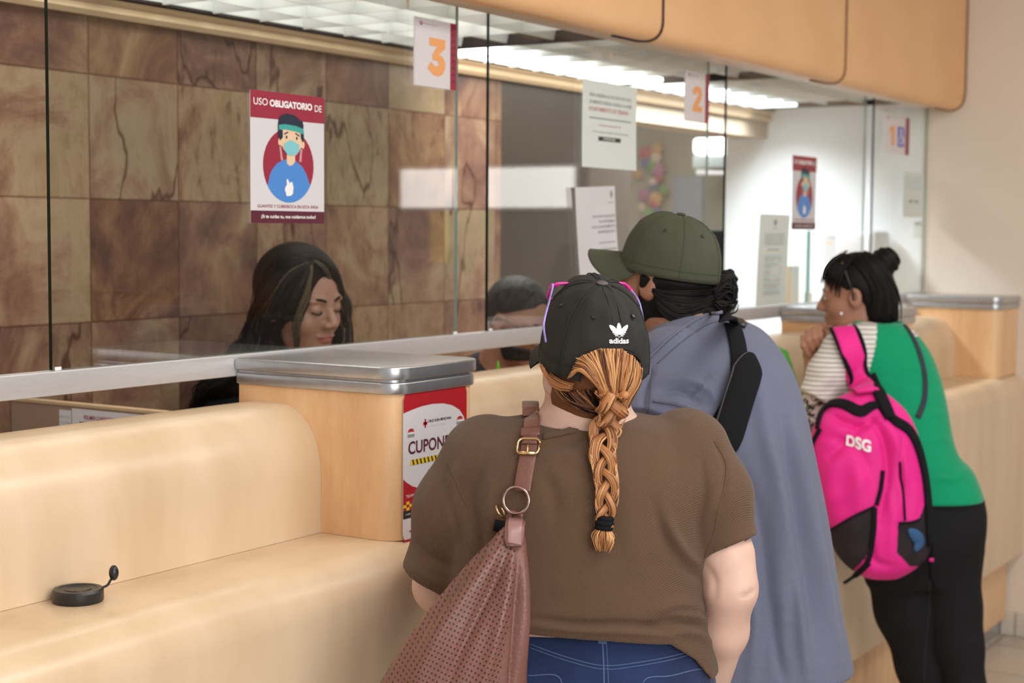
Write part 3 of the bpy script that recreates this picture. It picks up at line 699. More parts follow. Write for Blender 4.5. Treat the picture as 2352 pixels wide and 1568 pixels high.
# lobby side of the end wall, seen as reflections in the glass
for k, (a, b) in enumerate(((-.62, -.24), (-.14, .40))):
    w = bpy.data.objects.new('window_%d' % (k+1), None); COL.objects.link(w); w.location = (XW, (a+b)/2, 1.7); w['kind'] = 'structure'
    box('window_frame', (XW-.03, a-.015, 1.75), (XW-.002, b+.015, 1.97), M_white, w, .004)
    box('window_glass', (XW-.034, a, 1.765), (XW-.031, b, 1.955), M_day, w, .001)
yp = box('yellow_notice', (XW-.004, -.46, 1.49), (XW-.001, -.34, 1.745), M_yel, None, .001); tag(yp, 'yellow notice on the cream wall, seen as a reflection under sign 3', 'notice')
# ------------------------------------------------------------------ signs, posters and papers
def sheetT(x0, x1, z0, z1, y, ang=0, curl=0, skew=0):
    c = np.array([(x0+x1)/2, (z0+z1)/2]); w, h = x1-x0, z1-z0; ca, sa = math.cos(ang), math.sin(ang)
    def T(u, v, lift=0):
        X = (u-.5)*w+skew*(.5-v)*w; Z = (.5-v)*h; b = curl*((v-.5)**2)*1.0+curl*.6*math.sin(u*5+v*3)*.2
        return (c[0]+X*ca-Z*sa, y-lift-abs(b), c[1]+X*sa+Z*ca)
    return T
def sheet(name, label, cat, T, mat_, thick=.0004, n=10, group=None):
    root = thing(name, label, cat, T(.5, 1), group); V = []; F = []
    for l in (0, -thick):
        for i in range(n+1):
            for j in range(n+1): V.append(T(j/n, i/n, l))
    k = (n+1)**2
    for i in range(n):
        for j in range(n):
            a = i*(n+1)+j; F.append((a, a+n+1, a+n+2, a+1)); F.append((k+a, k+a+1, k+a+n+2, k+a+n+1))
    for i in range(n):
        F += [(i, i+1, k+i+1, k+i), (n*(n+1)+i, k+n*(n+1)+i, k+n*(n+1)+i+1, n*(n+1)+i+1), (i*(n+1), k+i*(n+1), k+(i+1)*(n+1), (i+1)*(n+1)), (i*(n+1)+n, (i+1)*(n+1)+n, k+(i+1)*(n+1)+n, k+i*(n+1)+n)]
    mk('sheet', V, F, mat_, root, smooth=False); return root
YG = 2.0775
def rows_of_text(A, lines, mat_, lay=2):
    for (x0, y0, x1, y1, t) in lines: A.text(t, x0, y0, x1, y1, mat_, lay, .01)
# --- mask posters
def mask_poster(x0, x1, z0, z1, label):
    T = sheetT(x0, x1, z0, z1, YG-.0008); r = sheet('mask_poster', label, 'poster', T, M_paper, .0006, 4, 'maroon and white mask posters on the glass')
    A = Art(T)
    A.rect(0, 0, 1, .205, M_mar); A.rect(0, .905, 1, 1, M_mard)
    A.text('USO', .04, .055, .225, .108, M_whi, 2, .005); A.text('OBLIGATORIO', .25, .058, .83, .112, M_whi, 2, .045); A.text('DE', .865, .065, .965, .117, M_whi, 2, .005)
    A.oval(.505, .555, .345, .285, M_mar, 1)
    # shirt: lower part of the disc with shoulders
    pts = [(.225, .70), (.245, .64), (.28, .59), (.34, .545), (.42, .515), (.47, .505), (.505, .53), (.545, .505), (.60, .515), (.68, .55), (.745, .61), (.79, .69)]
    arc = [(.505+.345*math.cos(math.radians(a)), .555-.285*math.sin(math.radians(a))) for a in range(-28, -153, -6)]
    A.poly(pts+arc, M_blue, 2)
    A.poly([(.475, .46), (.475, .515), (.48, .54), (.515, .555), (.56, .545), (.59, .515), (.585, .45)], M_skinp, 3)
    A.poly([(.375, .40), (.395, .40), (.425, .515), (.395, .515)], M_pink2, 3); A.poly([(.665, .41), (.69, .41), (.675, .52), (.645, .52)], M_pink2, 3)
    A.oval(.395, .375, .035, .035, M_skinp, 3); A.oval(.685, .385, .035, .035, M_skinp, 3)
    A.poly([(.40, .27), (.675, .275), (.675, .40), (.64, .44), (.60, .47), (.54, .48), (.48, .465), (.43, .43), (.405, .39)], M_skinp, 4)
    A.poly([(.355, .25), (.365, .20), (.40, .17), (.47, .152), (.56, .158), (.62, .175), (.65, .195), (.69, .20), (.705, .235), (.70, .27), (.355, .265)], M_navy, 5)
    A.poly([(.355, .26), (.42, .285), (.42, .34), (.385, .365), (.36, .33)], M_navy, 5); A.poly([(.705, .27), (.66, .29), (.665, .335), (.695, .37), (.71, .33)], M_navy, 5)
    A.poly([(.365, .245), (.45, .236), (.60, .243), (.70, .262), (.70, .303), (.60, .287), (.46, .277), (.365, .283)], M_teal, 6)
    for cx, dy in ((.47, 0), (.61, .003)): A.oval(cx, .335+dy, .011, .013, M_navy, 6); A.poly([(cx-.035, .308+dy), (cx+.02, .290+dy), (cx+.025, .300+dy), (cx-.03, .318+dy)] if cx < .5 else [(cx-.02, .292+dy), (cx+.04, .312+dy), (cx+.035, .322+dy), (cx-.022, .302+dy)], M_navy, 6)
    A.poly([(.435, .385), (.52, .355), (.535, .355), (.64, .385), (.645, .435), (.60, .465), (.54, .478), (.48, .468), (.44, .44)], M_aqua, 7)
    # thumb-up hand
    A.poly([(.47, .665), (.485, .655), (.50, .672), (.51, .69), (.53, .678), (.55, .682), (.555, .70), (.565, .72), (.56, .74), (.56, .765), (.53, .785), (.47, .79), (.46, .765), (.445, .74), (.455, .72), (.475, .70)], M_whi, 4)
    A.text('GUANTES Y CUBREBOCA EN ESTA ÁREA', .085, .852, .915, .882, M_mar, 2, .012)
    A.text('¡Si te cuidas tu, nos cuidamos todos!', .135, .935, .875, .968, M_whi, 2, .02)
    A.done(r, NAMES)
mask_poster(2.309, 2.533, 1.65+.012, 1.65+.270, 'large maroon and white mask poster on the glass above the long-haired teller')
mask_poster(5.026, 5.244, 1.65+.012, 1.65+.264, 'maroon and white mask poster on the glass before the bright white wall')
# --- counter number signs
def number_sign(x0, x1, z0, z1, n, label):
    T = sheetT(x0, x1, z0, z1, YG-.005); r = sheet('number_sign', label, 'sign', T, M_acr, .0045, 4, 'white counter number signs')
    A = Art(T); A.rect(.845, 0, 1, 1, M_mar)
    for i in range(9): 
        y = .05+i*.1; A.poly([(.86, y+.04), (.92, y), (.985, y+.02), (.985, y+.035), (.92, y+.02), (.86, y+.06)], M_mard, 2)
    A.poly([(.10, .055), (.175, .06), (.17, .095), (.137, .115), (.105, .095)], M_mar); A.rect(.125, .07, .155, .085, M_whi, 2)
    A.text('TIJUANA', .19, .075, .33, .095, M_mar, 2); A.text('TESORERIA', .37, .075, .52, .092, M_gry, 2)
    if n == 1:
        A.poly([(.20, .36), (.30, .27), (.40, .27), (.40, .79), (.28, .79), (.28, .40), (.20, .45)], M_sal, 2)
        A.rect(.52, .27, .79, .80, M_pur, 2)
        A.oval(.655, .36, .035, .035, M_whi, 3)
        A.poly([(.63, .40), (.68, .40), (.69, .54), (.76, .56), (.755, .70), (.72, .70), (.715, .60), (.64, .59)], M_whi, 3)
        A.oval(.64, .63, .085, .10, M_whi, 3, 120, 330); A.oval(.64, .63, .06, .075, M_pur, 4)
    elif n == 3:
        A.poly([(.33, .27), (.72, .27), (.72, .40), (.57, .50), (.66, .53), (.72, .60), (.72, .70), (.66, .79), (.56, .83), (.44, .82), (.31, .75), (.29, .72), (.37, .62), (.46, .68), (.53, .68), (.56, .65), (.54, .61), (.50, .60), (.41, .60), (.41, .51), (.52, .39), (.33, .39)][::1], M_sal, 2)
    else:
        A.poly([(.29, .44), (.31, .36), (.38, .30), (.50, .28), (.62, .30), (.69, .36), (.70, .45), (.66, .54), (.52, .68), (.71, .68), (.71, .80), (.29, .80), (.29, .70), (.50, .50), (.53, .44), (.50, .40), (.45, .41), (.43, .46)], M_sal, 2)
    A.done(r, NAMES)
number_sign(2.845, 3.006, 1.65+.322, 1.65+.473, 3, 'white acrylic sign with an orange 3 and a maroon edge')
number_sign(4.195, 4.352, 1.65+.328, 1.65+.476, 2, 'white acrylic sign with an orange 2 and a maroon edge')
number_sign(5.925, 6.222, 1.65+.314, 1.65+.463, 1, 'white acrylic sign with an orange 1 and a violet wheelchair symbol')
# --- taped papers
T = sheetT(3.594, 3.896, 1.65+.170, 1.65+.400, YG-.001, 0, .006); r = sheet('paper_notice', 'pale notice with a red line of text, taped left of sign 2', 'paper', T, M_paperg, group=None)
A = Art(T); rows_of_text(A, [(.12, .145, .90, .185, 'PARA GENERAR LA FACTURA POR PAGO'), (.12, .225, .90, .265, 'DE IMPUESTO PREDIAL INGRESA A LA WEB'), (.12, .42, .90, .435, '____________________________'), ], M_gry)
A.text('AYUNTAMIENTO DE TIJUANA', .11, .30, .84, .365, M_rpl, 2, .01); A.text('Departamento de', .30, .49, .70, .52, M_rpl, 2); A.text('www.tijuana.gob.mx/tramites', .18, .57, .84, .60, M_gry, 2); A.rect(.29, .635, .70, .685, M_blk, 2); A.text('IMPRIMIR', .38, .645, .6, .675, M_whi, 3)
A.done(r, NAMES)
T = sheetT(3.573, 3.79, 1.65-.134, 1.65+.120, YG-.001, .045, .012, -.10); r = sheet('paper_notice', 'white printed letter hanging askew beside the green cap', 'paper', T, M_paper)
A = Art(T); A.poly([(.88, .05), (.93, .05), (.94, .09), (.905, .14), (.87, .09)], M_gry); A.text('TIJUANA', .80, .165, .97, .185, M_gry)
rows_of_text(A, [(.40, .30, .97, .33, 'RECUADO PAGOS DE'), (.55, .355, .97, .385, 'SE INFORMA'), (.38, .41, .97, .44, 'EXCLUSIVAMENTE'), (.52, .465, .97, .495, 'REPRESENTA'), (.52, .59, .95, .60, '_________'), (.50, .66, .97, .675, '______________')], M_gry)
for i in range(9): A.rect(.52, .72+i*.024, .97, .728+i*.024, M_paperg)
A.done(r, NAMES)
T = sheetT(4.745, 4.998, 1.65-.24, 1.65+.061, YG-.001, -.0, .008, .10); r = sheet('paper_notice', 'grey-white printed letter on the glass left of the small mask poster', 'paper', T, M_paperg)
A = Art(T); A.poly([(.47, .06), (.55, .06), (.56, .10), (.51, .13), (.46, .10)], M_gry); A.text('TIJUANA', .42, .145, .60, .165, M_gry)
for i in range(4): A.text('RECAUDACION DE PAGOS', .18+.03*(i % 2), .21+i*.035, .85-.03*(i % 2), .232+i*.035, M_gry)
A.text('ATENTAMENTE', .3, .38, .68, .40, M_gry)
for i in range(18): A.rect(.22, .45+i*.025, .78-.1*(i % 5 == 4), .457+i*.025, M_aqua if i % 3 == 0 else M_gry)
A.done(r, NAMES)
T = sheetT(6.172, 6.432, 1.65+.068, 1.65+.250, YG-.001, 0, .004); r = sheet('paper_notice', 'pale notice with one dark bar under sign 1', 'paper', T, M_paperg)
A = Art(T)
for i in range(4): A.rect(.1, .12+i*.08, .9, .135+i*.08, M_aqua)
A.rect(.3, .62, .75, .68, M_gry); A.done(r, NAMES)
# poster and sheets on the bright end wall (facing the camera side, -x)
def wallT(y0, y1, z0, z1, x):
    def T(u, v, lift=0): return (x-lift, y0+(y1-y0)*u, z1+(z0-z1)*v)
    return T
def onwall(u0, v0, u1, v1, name, label, m_, cat='paper', x=XW):
    a = hit(u0, v0, 0, x); b = hit(u1, v1, 0, x); T = wallT(a[1], b[1], b[2], a[2], x-.002); return sheet(name, label, cat, T, m_), T
r, T = onwall(1893, 538, 1985, 650, 'paper_notice', 'white typed sheet on the white wall, mostly behind the bun', M_paper); A = Art(T)
A.text('HORARIOS DE ATENCION', .12, .05, .9, .10, M_gry); A.rect(.05, .17, .22, .20, M_yel)
for i in range(9): A.rect(.12, .28+i*.07, .85, .295+i*.07, M_paperg)
A.done(r, NAMES)
r, T = onwall(2100, 508, 2117, 545, 'wall_switch', 'small grey switch plate on the white wall under the paper with the dark bar', M_paperg, 'switch'); A = Art(T); A.rect(.1, .04, .9, .25, M_gry); A.done(r, NAMES)
# coupon poster on the pillar
a = hit(925, 905, 1, 1.69); b = hit(1069, 1240, 1, 1.69); YP = 1.6895
z1 = hit(1060, 884, 1, YP)[2]; z0 = hit(925, 1246, 1, YP)[2]
def T(u, v, lift=0): return (a[0]+(b[0]-a[0])*u, YP-lift, z1+(z0-z1)*v)
r = thing('coupon_poster', 'red and white coupon poster stuck to the front of the nearest pillar', 'poster', T(.5, 1))
rp = [((x), (y)) for x, y in rrect(0, 1, 0, 1, .07, 6)]
V = [T(x, y, 0) for x, y in rp]+[T(x, y, .0008) for x, y in rp]; n = len(rp)
fixn(mk('sheet', V, [list(range(n)), list(range(n, 2*n))[::-1]]+[(i, (i+1) % n, n+(i+1) % n, n+i) for i in range(n)], M_paper, r, smooth=False))
A = Art(lambda u, v, l: T(u, v, l+.0008))
tp = [p for p in rrect(0, 1, 0, 1, .07, 6) if p[1] < .1]
A.poly([(0, .135), (0, .05), (.02, .015), (.07, 0), (.93, 0), (.98, .015), (1, .05), (1, .36), (.985, .28), (.95, .22), (.88, .17), (.76, .13), (.62, .108), (.45, .10), (.28, .105), (.12, .12)], M_red)
A.poly([(0, .575), (.05, .60), (.14, .635), (.28, .665), (.45, .68), (.62, .672), (.78, .65), (.9, .61), (.97, .56), (1, .50), (1, .76), (0, .76)], M_red)
A.rect(0, .79, 1, .845, M_blk)
for i in range(22):
    for j in range(3): A.rect(i/22, .76-.03+j*.02, (i+1)/22, .75+j*.02, M_yel if (i+j) % 2 else M_red, 3)
A.rect(.30, .215, .365, .235, M_red, 2); A.rect(.322, .195, .345, .255, M_red, 2)
A.text('CRUZ ROJA MEXICANA', .375, .205, .745, .228, M_blk, 2, .02); A.text('Delegación Tijuana', .375, .24, .66, .255, M_paperg, 2)
for cx, cy in ((.115, .262), (.885, .232)):
    A.oval(cx, cy, .045, .018, M_red, 2, 0, 180); A.rect(cx-.045, cy, cx+.045, cy+.008, M_rpl, 2); A.rect(cx-.042, cy+.008, cx+.042, cy+.018, M_whi, 3); A.rect(cx-.05, cy+.018, cx+.05, cy+.04, M_gry, 2)
A.text('CUPONERA', .075, .33, .93, .418, M_mard, 2, .02)
A.rect(.11, .455, .74, .492, M_yel, 2); A.poly([(.72, .45), (.75, .44), (.94, .44), (.94, .50), (.70, .50)], M_red, 3); A.text('2025', .76, .452, .91, .488, M_whi, 4, .03)
for i in range(10): x = .13+i*.058; A.poly([(x, .455), (x+.022, .455), (x+.04, .492), (x+.018, .492)], M_blk, 3)
A.text('CON AHORROS DE MAS DE', .37, .545, .92, .575, M_blk, 2, .01); A.text('$ 5,000', .60, .592, .80, .615, M_blk, 2, .02)
A.text('TIJUANA', .04, .685, .19, .708, M_whi, 3); A.text('cruzrojatijuana.org.mx', .04, .808, .35, .825, M_whi, 3)
A.oval(.17, .885, .03, .012, M_gry, 2); A.text('Azure', .21, .872, .31, .895, M_gry, 2); A.rect(.095, .93, .17, .94, M_red, 2); A.rect(.12, .912, .145, .958, M_red, 2); A.rect(0, .985, .2, 1, M_red, 2)
A.text('CRUZ ROJA', .22, .925, .42, .945, M_gry, 2)
A.done(r, NAMES)
# small red poster on the third pillar
T = sheetT(5.03, 5.155, ZL+.04, 1.33, 1.6892); r = sheet('coupon_poster', 'red coupon poster on the pillar behind the woman with the bun', 'poster', T, M_paper); A = Art(T)
A.rect(0, 0, 1, .22, M_red); A.rect(0, .75, 1, .85, M_red); A.text('CUPONERA', .1, .4, .9, .48, M_mard); A.done(r, NAMES)
# papers on the divider board
def dpap(u0, u1, vtop, hgt, name, label):
    a = hit(u0, 940, 0, 2.3215); b = hit(u1, 950, 0, 2.3215); zt = hit(u0, vtop, 0, 2.3215)[2]
    def T(u, v, lift=0): return (2.3215-lift, a[1]+(b[1]-a[1])*u, zt-hgt*v)
    return sheet(name, label, 'paper', T, M_paper), T
r, T = dpap(136, 163, 940, .20, 'calendar_sheet', 'narrow calendar sheet of small figures on the divider board'); A = Art(T)
for i in range(14):
    for j in range(3): A.text(str(10+i*3+j), .12+j*.28, .06+i*.062, .30+j*.28, .09+i*.062, M_gry)
A.done(r, NAMES)
r, T = dpap(165, 345, 937, .25, 'conditions_notice', 'white sheet with a dark red table taped to the divider board'); A = Art(T)
A.text('RESUMEN CONDICIONES GENERALES DE PAGO', .16, .05, .92, .085, M_mar, 2, .01); A.rect(.10, .11, .95, .34, M_mard, 2); A.text('TASAS', .14, .16, .3, .24, M_whi, 3, .02); A.text('VIGENTES', .4, .16, .6, .24, M_whi, 3, .02); A.rect(.10, .36, .95, .9, M_gry, 2)
A.done(r, NAMES)
# ------------------------------------------------------------------ small things
def lathe(name, prof_, c, m_, parent, seg=40):
    V = []; n = len(prof_)
    for r_, z in prof_:
        for i in range(seg): a_ = 2*PI*i/seg; V.append((c[0]+r_*math.cos(a_), c[1]+r_*math.sin(a_), c[2]+z))
    F = [(i*seg+j, i*seg+(j+1) % seg, (i+1)*seg+(j+1) % seg, (i+1)*seg+j) for i in range(n-1) for j in range(seg)]
    F += [list(range(seg))[::-1], [(n-1)*seg+j for j in range(seg)]]
    return sharp(mk(name, V, F, m_, parent), 35)
c = hit(173, 1378, 2, ZL+.0005); c[1] -= .006
t = thing('screw_lid', 'round black plastic lid with a small loop tab lying on the ledge at left', 'lid', c)
lathe('lid', [(.0375, 0), (.0385, .002), (.0385, .016), (.036, .0195), (.030, .0195), (.029, .0185), (.021, .0185), (.0205, .0195), (.019, .0185), (.002, .018)], c, M_black, t)
tab = np.array([c+[.026, -.020, .017], c+[.034, -.027, .021], c+[.038, -.031, .030]]); v, f = tubeg(spline(tab, 8), .004, 8, ry=.002); mk('tab_stem', v, f, M_black, t)
e = c+np.array([.041, -.034, .040]); bm = bmesh.new(); bmesh.ops.create_uvsphere(bm, u_segments=16, v_segments=10, radius=1)
for w_ in bm.verts: w_.co = Vector(e)+Vector((w_.co.x*.0075, w_.co.y*.0075, w_.co.z*.012))
mk('tab_loop', *bmout(bm), M_black, t)
# office beyond the opening
def onoffice(u0, v0, u1, v1, x=8.99): a = hit(u0, v0, 0, x); b = hit(u1, v1, 0, x); return min(a[1], b[1]), max(a[1], b[1]), min(a[2], b[2]), max(a[2], b[2])
y0, y1, z0, z1 = onoffice(1545, 405, 1612, 560); box('office_poster', (8.985, y0, z0), (8.998, y1, z1), mat('blue_grey_paper', (.20, .23, .27), .6), None, .002)
tag(bpy.data.objects['office_poster'], 'blurred blue-grey poster on the olive office wall', 'poster')
y0, y1, z0, z1 = onoffice(1455, 345, 1560, 580); g = thing('wall_garland', 'colourful garland of paper flowers on the olive office wall, above the green cap', 'garland', (8.97, (y0+y1)/2, z0))
cols = [(.35, .08, .10), (.45, .25, .12), (.30, .12, .22), (.12, .25, .08), (.10, .12, .22), (.5, .4, .3)]
for k in range(26):
    cy = y0+(y1-y0)*(.5+.42*math.sin(k*2.4)*rng.random()); cz = z0+(z1-z0)*(k/25); rr = .035+.03*rng.random(); V = []; F = []; V.append((8.93, cy, cz)); n = 14
    for i in range(n): a_ = 2*PI*i/n; r_ = rr*(1 if i % 2 else .6); V.append((8.95, cy+r_*math.cos(a_), cz+r_*math.sin(a_)))
    V.append((8.985, cy, cz))
    for i in range(n): F += [(0, 1+i, 1+(i+1) % n), (n+1, 1+(i+1) % n, 1+i)]
    mk('paper_flower', V, F, mat('paper_%d' % k, cols[k % 6], .7) if k < 6 else bpy.data.materials['paper_%d' % (k % 6)], g, smooth=False)
a = hit(1646, 335, 0, 8.0); lp = thing('office_lamp', 'blurred white lit lamp in the office gap left of the bright pane', 'lamp', (8, a[1], a[2]-.05))
box('shade', (7.9, a[1]-.16, a[2]-.05), (8.2, a[1]+.10, a[2]+.04), M_lamp2, lp, .02); box('base', (7.9, a[1]-.16, a[2]-.13), (8.2, a[1]+.10, a[2]-.055), M_gry, lp, .01); box('rod', (8.04, a[1]-.02, a[2]+.04), (8.06, a[1], 2.599), M_gry, lp, .002)
a = hit(1647, 389, 0, 8.6); sh = box('office_shelf', (8.6, a[1]-.2, a[2]-.03), (8.99, a[1]+.14, a[2]+.03), M_white, None, .005); tag(sh, 'blurred white wall shelf under the office lamp', 'shelf')
a = hit(1655, 580, 0, 7.4); mn = thing('office_monitor', 'black monitor in the office behind the green cap', 'monitor', (7.4, a[1], 1.3)); box('screen', (7.38, a[1]-.25, a[2]-.10), (7.42, a[1]+.2, a[2]+.12), M_black, mn, .005); box('stand', (7.36, a[1]-.04, 1.0), (7.44, a[1]+.04, a[2]-.101), M_black, mn, .004)
ds = box('office_desk', (7.1, 3.1, .0), (8.4, 5.0, 1.0), M_maple2, None, .004); tag(ds, 'brown office desk under the black monitor', 'desk'); 
a = hit(1655, 545, 0, 8.2); ob = box('box_file', (8.1, a[1]-.12, 1.0), (8.3, a[1]+.1, a[2]+.04), mat('orange_card', (.5, .25, .08), .7), None, .004); tag(ob, 'orange box file beyond the black monitor', 'box')
# objects on the teller side of window 1
a = hit(1856, 690, 1, 2.30); b2 = hit(1857, 530, 1, 2.30)
t = thing('sanitizer_dispenser', 'clear pump dispenser with a teal strip standing behind the white pane', 'dispenser', (a[0], 2.30, 1.262))
lathe('bottle', [(.035, 0), (.036, .02), (.034, .06), (.02, .085), (.012, .10)], (a[0], 2.30, 1.262), M_lens, t, 24)
box('strip', (b2[0]-.014, 2.296, 1.36), (b2[0]+.014, 2.302, b2[2]), M_teal, t, .001)
box('tube_holder', (a[0]-.012, 2.288, 1.33), (a[0]+.012, 2.312, 1.42), M_paperg, t, .004)
a = hit(1815, 700, 1, 2.35); b2 = hit(1815, 610, 1, 2.35)
t = thing('document_holder', 'white upright document holder behind the glass right of the grey letter', 'holder', (a[0], 2.35, 1.262))
box('panel', (a[0]-.03, 2.345, 1.25), (a[0]+.075, 2.353, b2[2]), M_paper, t, .002); box('post', (a[0]-.04, 2.34, 1.25), (a[0]-.031, 2.356, b2[2]), M_beige, t, .001)
# card terminal like white machine behind pane 1
a = hit(2068, 600, 0, 6.30)
t = thing('white_machine', 'white desktop machine behind the pane with sign 1', 'machine', (6.35, 2.3, 1.262))
y0 = hit(2095, 600, 0, 6.36)[1]
mk('body', *boxg((6.30, 2.26, 1.0505), (6.46, 2.42, 1.50), .02), M_paperg, t); mk('head', *boxg((6.28, 2.22, 1.52), (6.46, 2.40, 1.66), .02), M_paper, t); mk('arm', *tubeg(spline([(6.3, 2.17, 1.45), (6.32, 2.15, 1.52), (6.36, 2.16, 1.56)], 10), .008), M_gry, t)
# leaf and its pot on the worktop
a = hit(1132, 848, 1, 2.30)
t = thing('potted_sprout', 'bright green sprout peeping over the counter beside the nearest pillar', 'plant', (a[0], 2.30, 1.05))
lathe('pot', [(.03, 0), (.04, .07), (.042, .075), (.036, .075), (.034, .06)], (a[0], 2.30, 1.0505), M_whi, t, 24)
base = np.array([a[0]+.01, 2.30, 1.12])
for dx, dz, w_ in ((-.015, .182, .011), (.02, .13, .007), (.04, .12, .006)):
    P = spline([base, base+[dx*.3, -.01, dz*.6], base+[dx, -.02, dz]], 10); v, f = tubeg(P, [w_*s for s in (.3, .5, .7, .9, 1, 1, .9, .7, .4, .08)], 8, ry=[.0015]*10); mk('leaf', v, f, M_leaf, t)
# green sheet leaning between the man and the woman with the backpack
P = [(1783, 797), (1812, 808), (1850, 935), (1800, 1010)]
t = thing('green_folder', 'bright green plastic folder leaning on the ledge between the two customers', 'folder', hit(1825, 940, 1, 1.80))
x0, x1 = hit(1783, 800, 1, 1.79)[0], hit(1850, 930, 1, 1.72)[0]
V = [hit(1780, 792, 1, 1.84), hit(1810, 806, 1, 1.84), hit(1856, 950, 1, 1.74), hit(1790, 960, 1, 1.76)]; V = [np.array(p) for p in V]; V += [p+np.array([.0, .006, 0]) for p in V]
fixn(mk('cover', V, [(0, 1, 2, 3), (4, 7, 6, 5), (0, 4, 5, 1), (1, 5, 6, 2), (2, 6, 7, 3), (3, 7, 4, 0)], M_greenp, t, smooth=False))
# ------------------------------------------------------------------ people toolkit
def HR(yaw, pitch=0, roll=0):
    """columns = forward, left, up of a head in the people frame; yaw 0 faces image right, 90 faces away; pitch>0 looks down"""
    y, p, r = (math.radians(a) for a in (yaw, pitch, roll))
    Rz = np.array([[math.cos(y), -math.sin(y), 0], [math.sin(y), math.cos(y), 0], [0, 0, 1]])
    Ry = np.array([[math.cos(p), 0, math.sin(p)], [0, 1, 0], [-math.sin(p), 0, math.cos(p)]])
    Rx = np.array([[1, 0, 0], [0, math.cos(r), -math.sin(r)], [0, math.sin(r), math.cos(r)]])
    return Rz@Ry@Rx
def head_sdf(P, c, R, s=1.0, lids=.6, fat=0, ears=True):
    Q = (P-c)@R/s; far = np.linalg.norm(Q, axis=1) > .19
    d = np.full(len(Q), 1.); d[far] = np.linalg.norm(Q[far], axis=1)-.13; m = ~far
    if m.any():
        X = Q[m].copy(); side = np.sign(X[:, 1]); A = X.copy(); A[:, 1] = np.abs(A[:, 1])
        e = ell(X, (-.014, 0, .032), (.095, .076, .086))
        e = smin(e, ell(X, (.028, 0, -.018), (.062, .061+fat, .088)), .03)
        e = smin(e, ell(X, (.028, 0, -.078), (.052, .047+fat, .040)), .03)
        e = smin(e, ell(X, (.070, 0, -.098), (.019, .021, .016)), .022)
        e = smin(e, ell(A, (.048, .044, -.034), (.030, .020, .024)), .02)
        e = smin(e, ell(A, (.074, .026, .020), (.014, .026, .008)), .012)
        e = smax(e, -ell(A, (.097, .031, .001), (.020, .018, .012)), .012)
        e = smin(e, ell(A, (.073, .031, .001), (.0155, .0165, .0135)), .003)
        nose = smin(cone(X, (.083, 0, .012), (.106, 0, -.030), .0075, .0105), ell(A, (.096, .0115, -.035), (.012, .0075, .0075)), .006)
        e = smin(e, nose, .009)
        e = smax(e, -ell(A, (.101, .007, -.0425), (.006, .0035, .004)), .003)
        e = smax(e, -cone(X, (.097, 0, -.048), (.093, 0, -.055), .002, .003), .004)
        e = smin(e, ell(A, (.0855, .008, -.0605), (.0105, .0175, .0055)), .004)
        e = smin(e, ell(X, (.0845, 0, -.0705), (.0105, .0185, .0068)), .004)
        e = smax(e, -ell(X, (.0985, 0, -.0652), (.006, .024, .0013)), .002)
        ear = ell(A, (-.006, .079, -.008), (.020, .008, .032), None)
        ear = smax(ear, -ell(A, (.000, .088, -.004), (.010, .009, .018)), .004)
        if ears: e = smin(e, ear, .006)
        d[m] = e
    return d*s
def local(c, R, p, s=1.0): return np.array(c)+R@(np.array(p, float)*s)
def hp(c, R, pts, s=1.0): return np.array([local(c, R, p, s) for p in pts])
def face_bits(par, c, R, s, brow_m, iris=True, lids_down=True, lips=None):
    for k in (-1, 1):
        if not lids_down:
            bm = bmesh.new(); bmesh.ops.create_uvsphere(bm, u_segments=20, v_segments=14, radius=.0118*s)
            v, f = bmout(bm); v = np.array(v)+local(c, R, (.0785, k*.031, .001), s); mk('eye', toW(v), f, M_eyew, par)
            bm = bmesh.new(); bmesh.ops.create_uvsphere(bm, u_segments=14, v_segments=10, radius=.0056*s)
            v, f = bmout(bm); v = np.array(v)+local(c, R, (.0855, k*.031, -.001), s); mk('iris', toW(v), f, M_iris, par)
        z0 = -.0055 if lids_down else .0055
        arc = [(.083, k*.0165, z0+.002), (.0885, k*.024, z0-.0015), (.0897, k*.032, z0-.003), (.086, k*.040, z0-.0015), (.080, k*.0465, z0+.002)]
        v, f = tubeg(spline(hp(c, R, arc, s), 14), np.array([.0006]+[.0016]*12+[.0006])*s, 6); mk('eyelash', toW(v), f, M_hairK, par)
        arc = [(.0895, k*.013, .0185), (.0895, k*.022, .0225), (.086, k*.034, .0245), (.076, k*.046, .0205)]
        v, f = tubeg(spline(hp(c, R, arc, s), 14), np.array([.002]*6+[.0032]*4+[.0025, .002, .0014, .0008])*s, 6, nrm=np.tile(R[:, 0], (14, 1)), ry=.0032*s)
        mk('eyebrow', toW(v), f, brow_m, par)
def limb(P, pts, k=.03): return chain(P, pts, k)
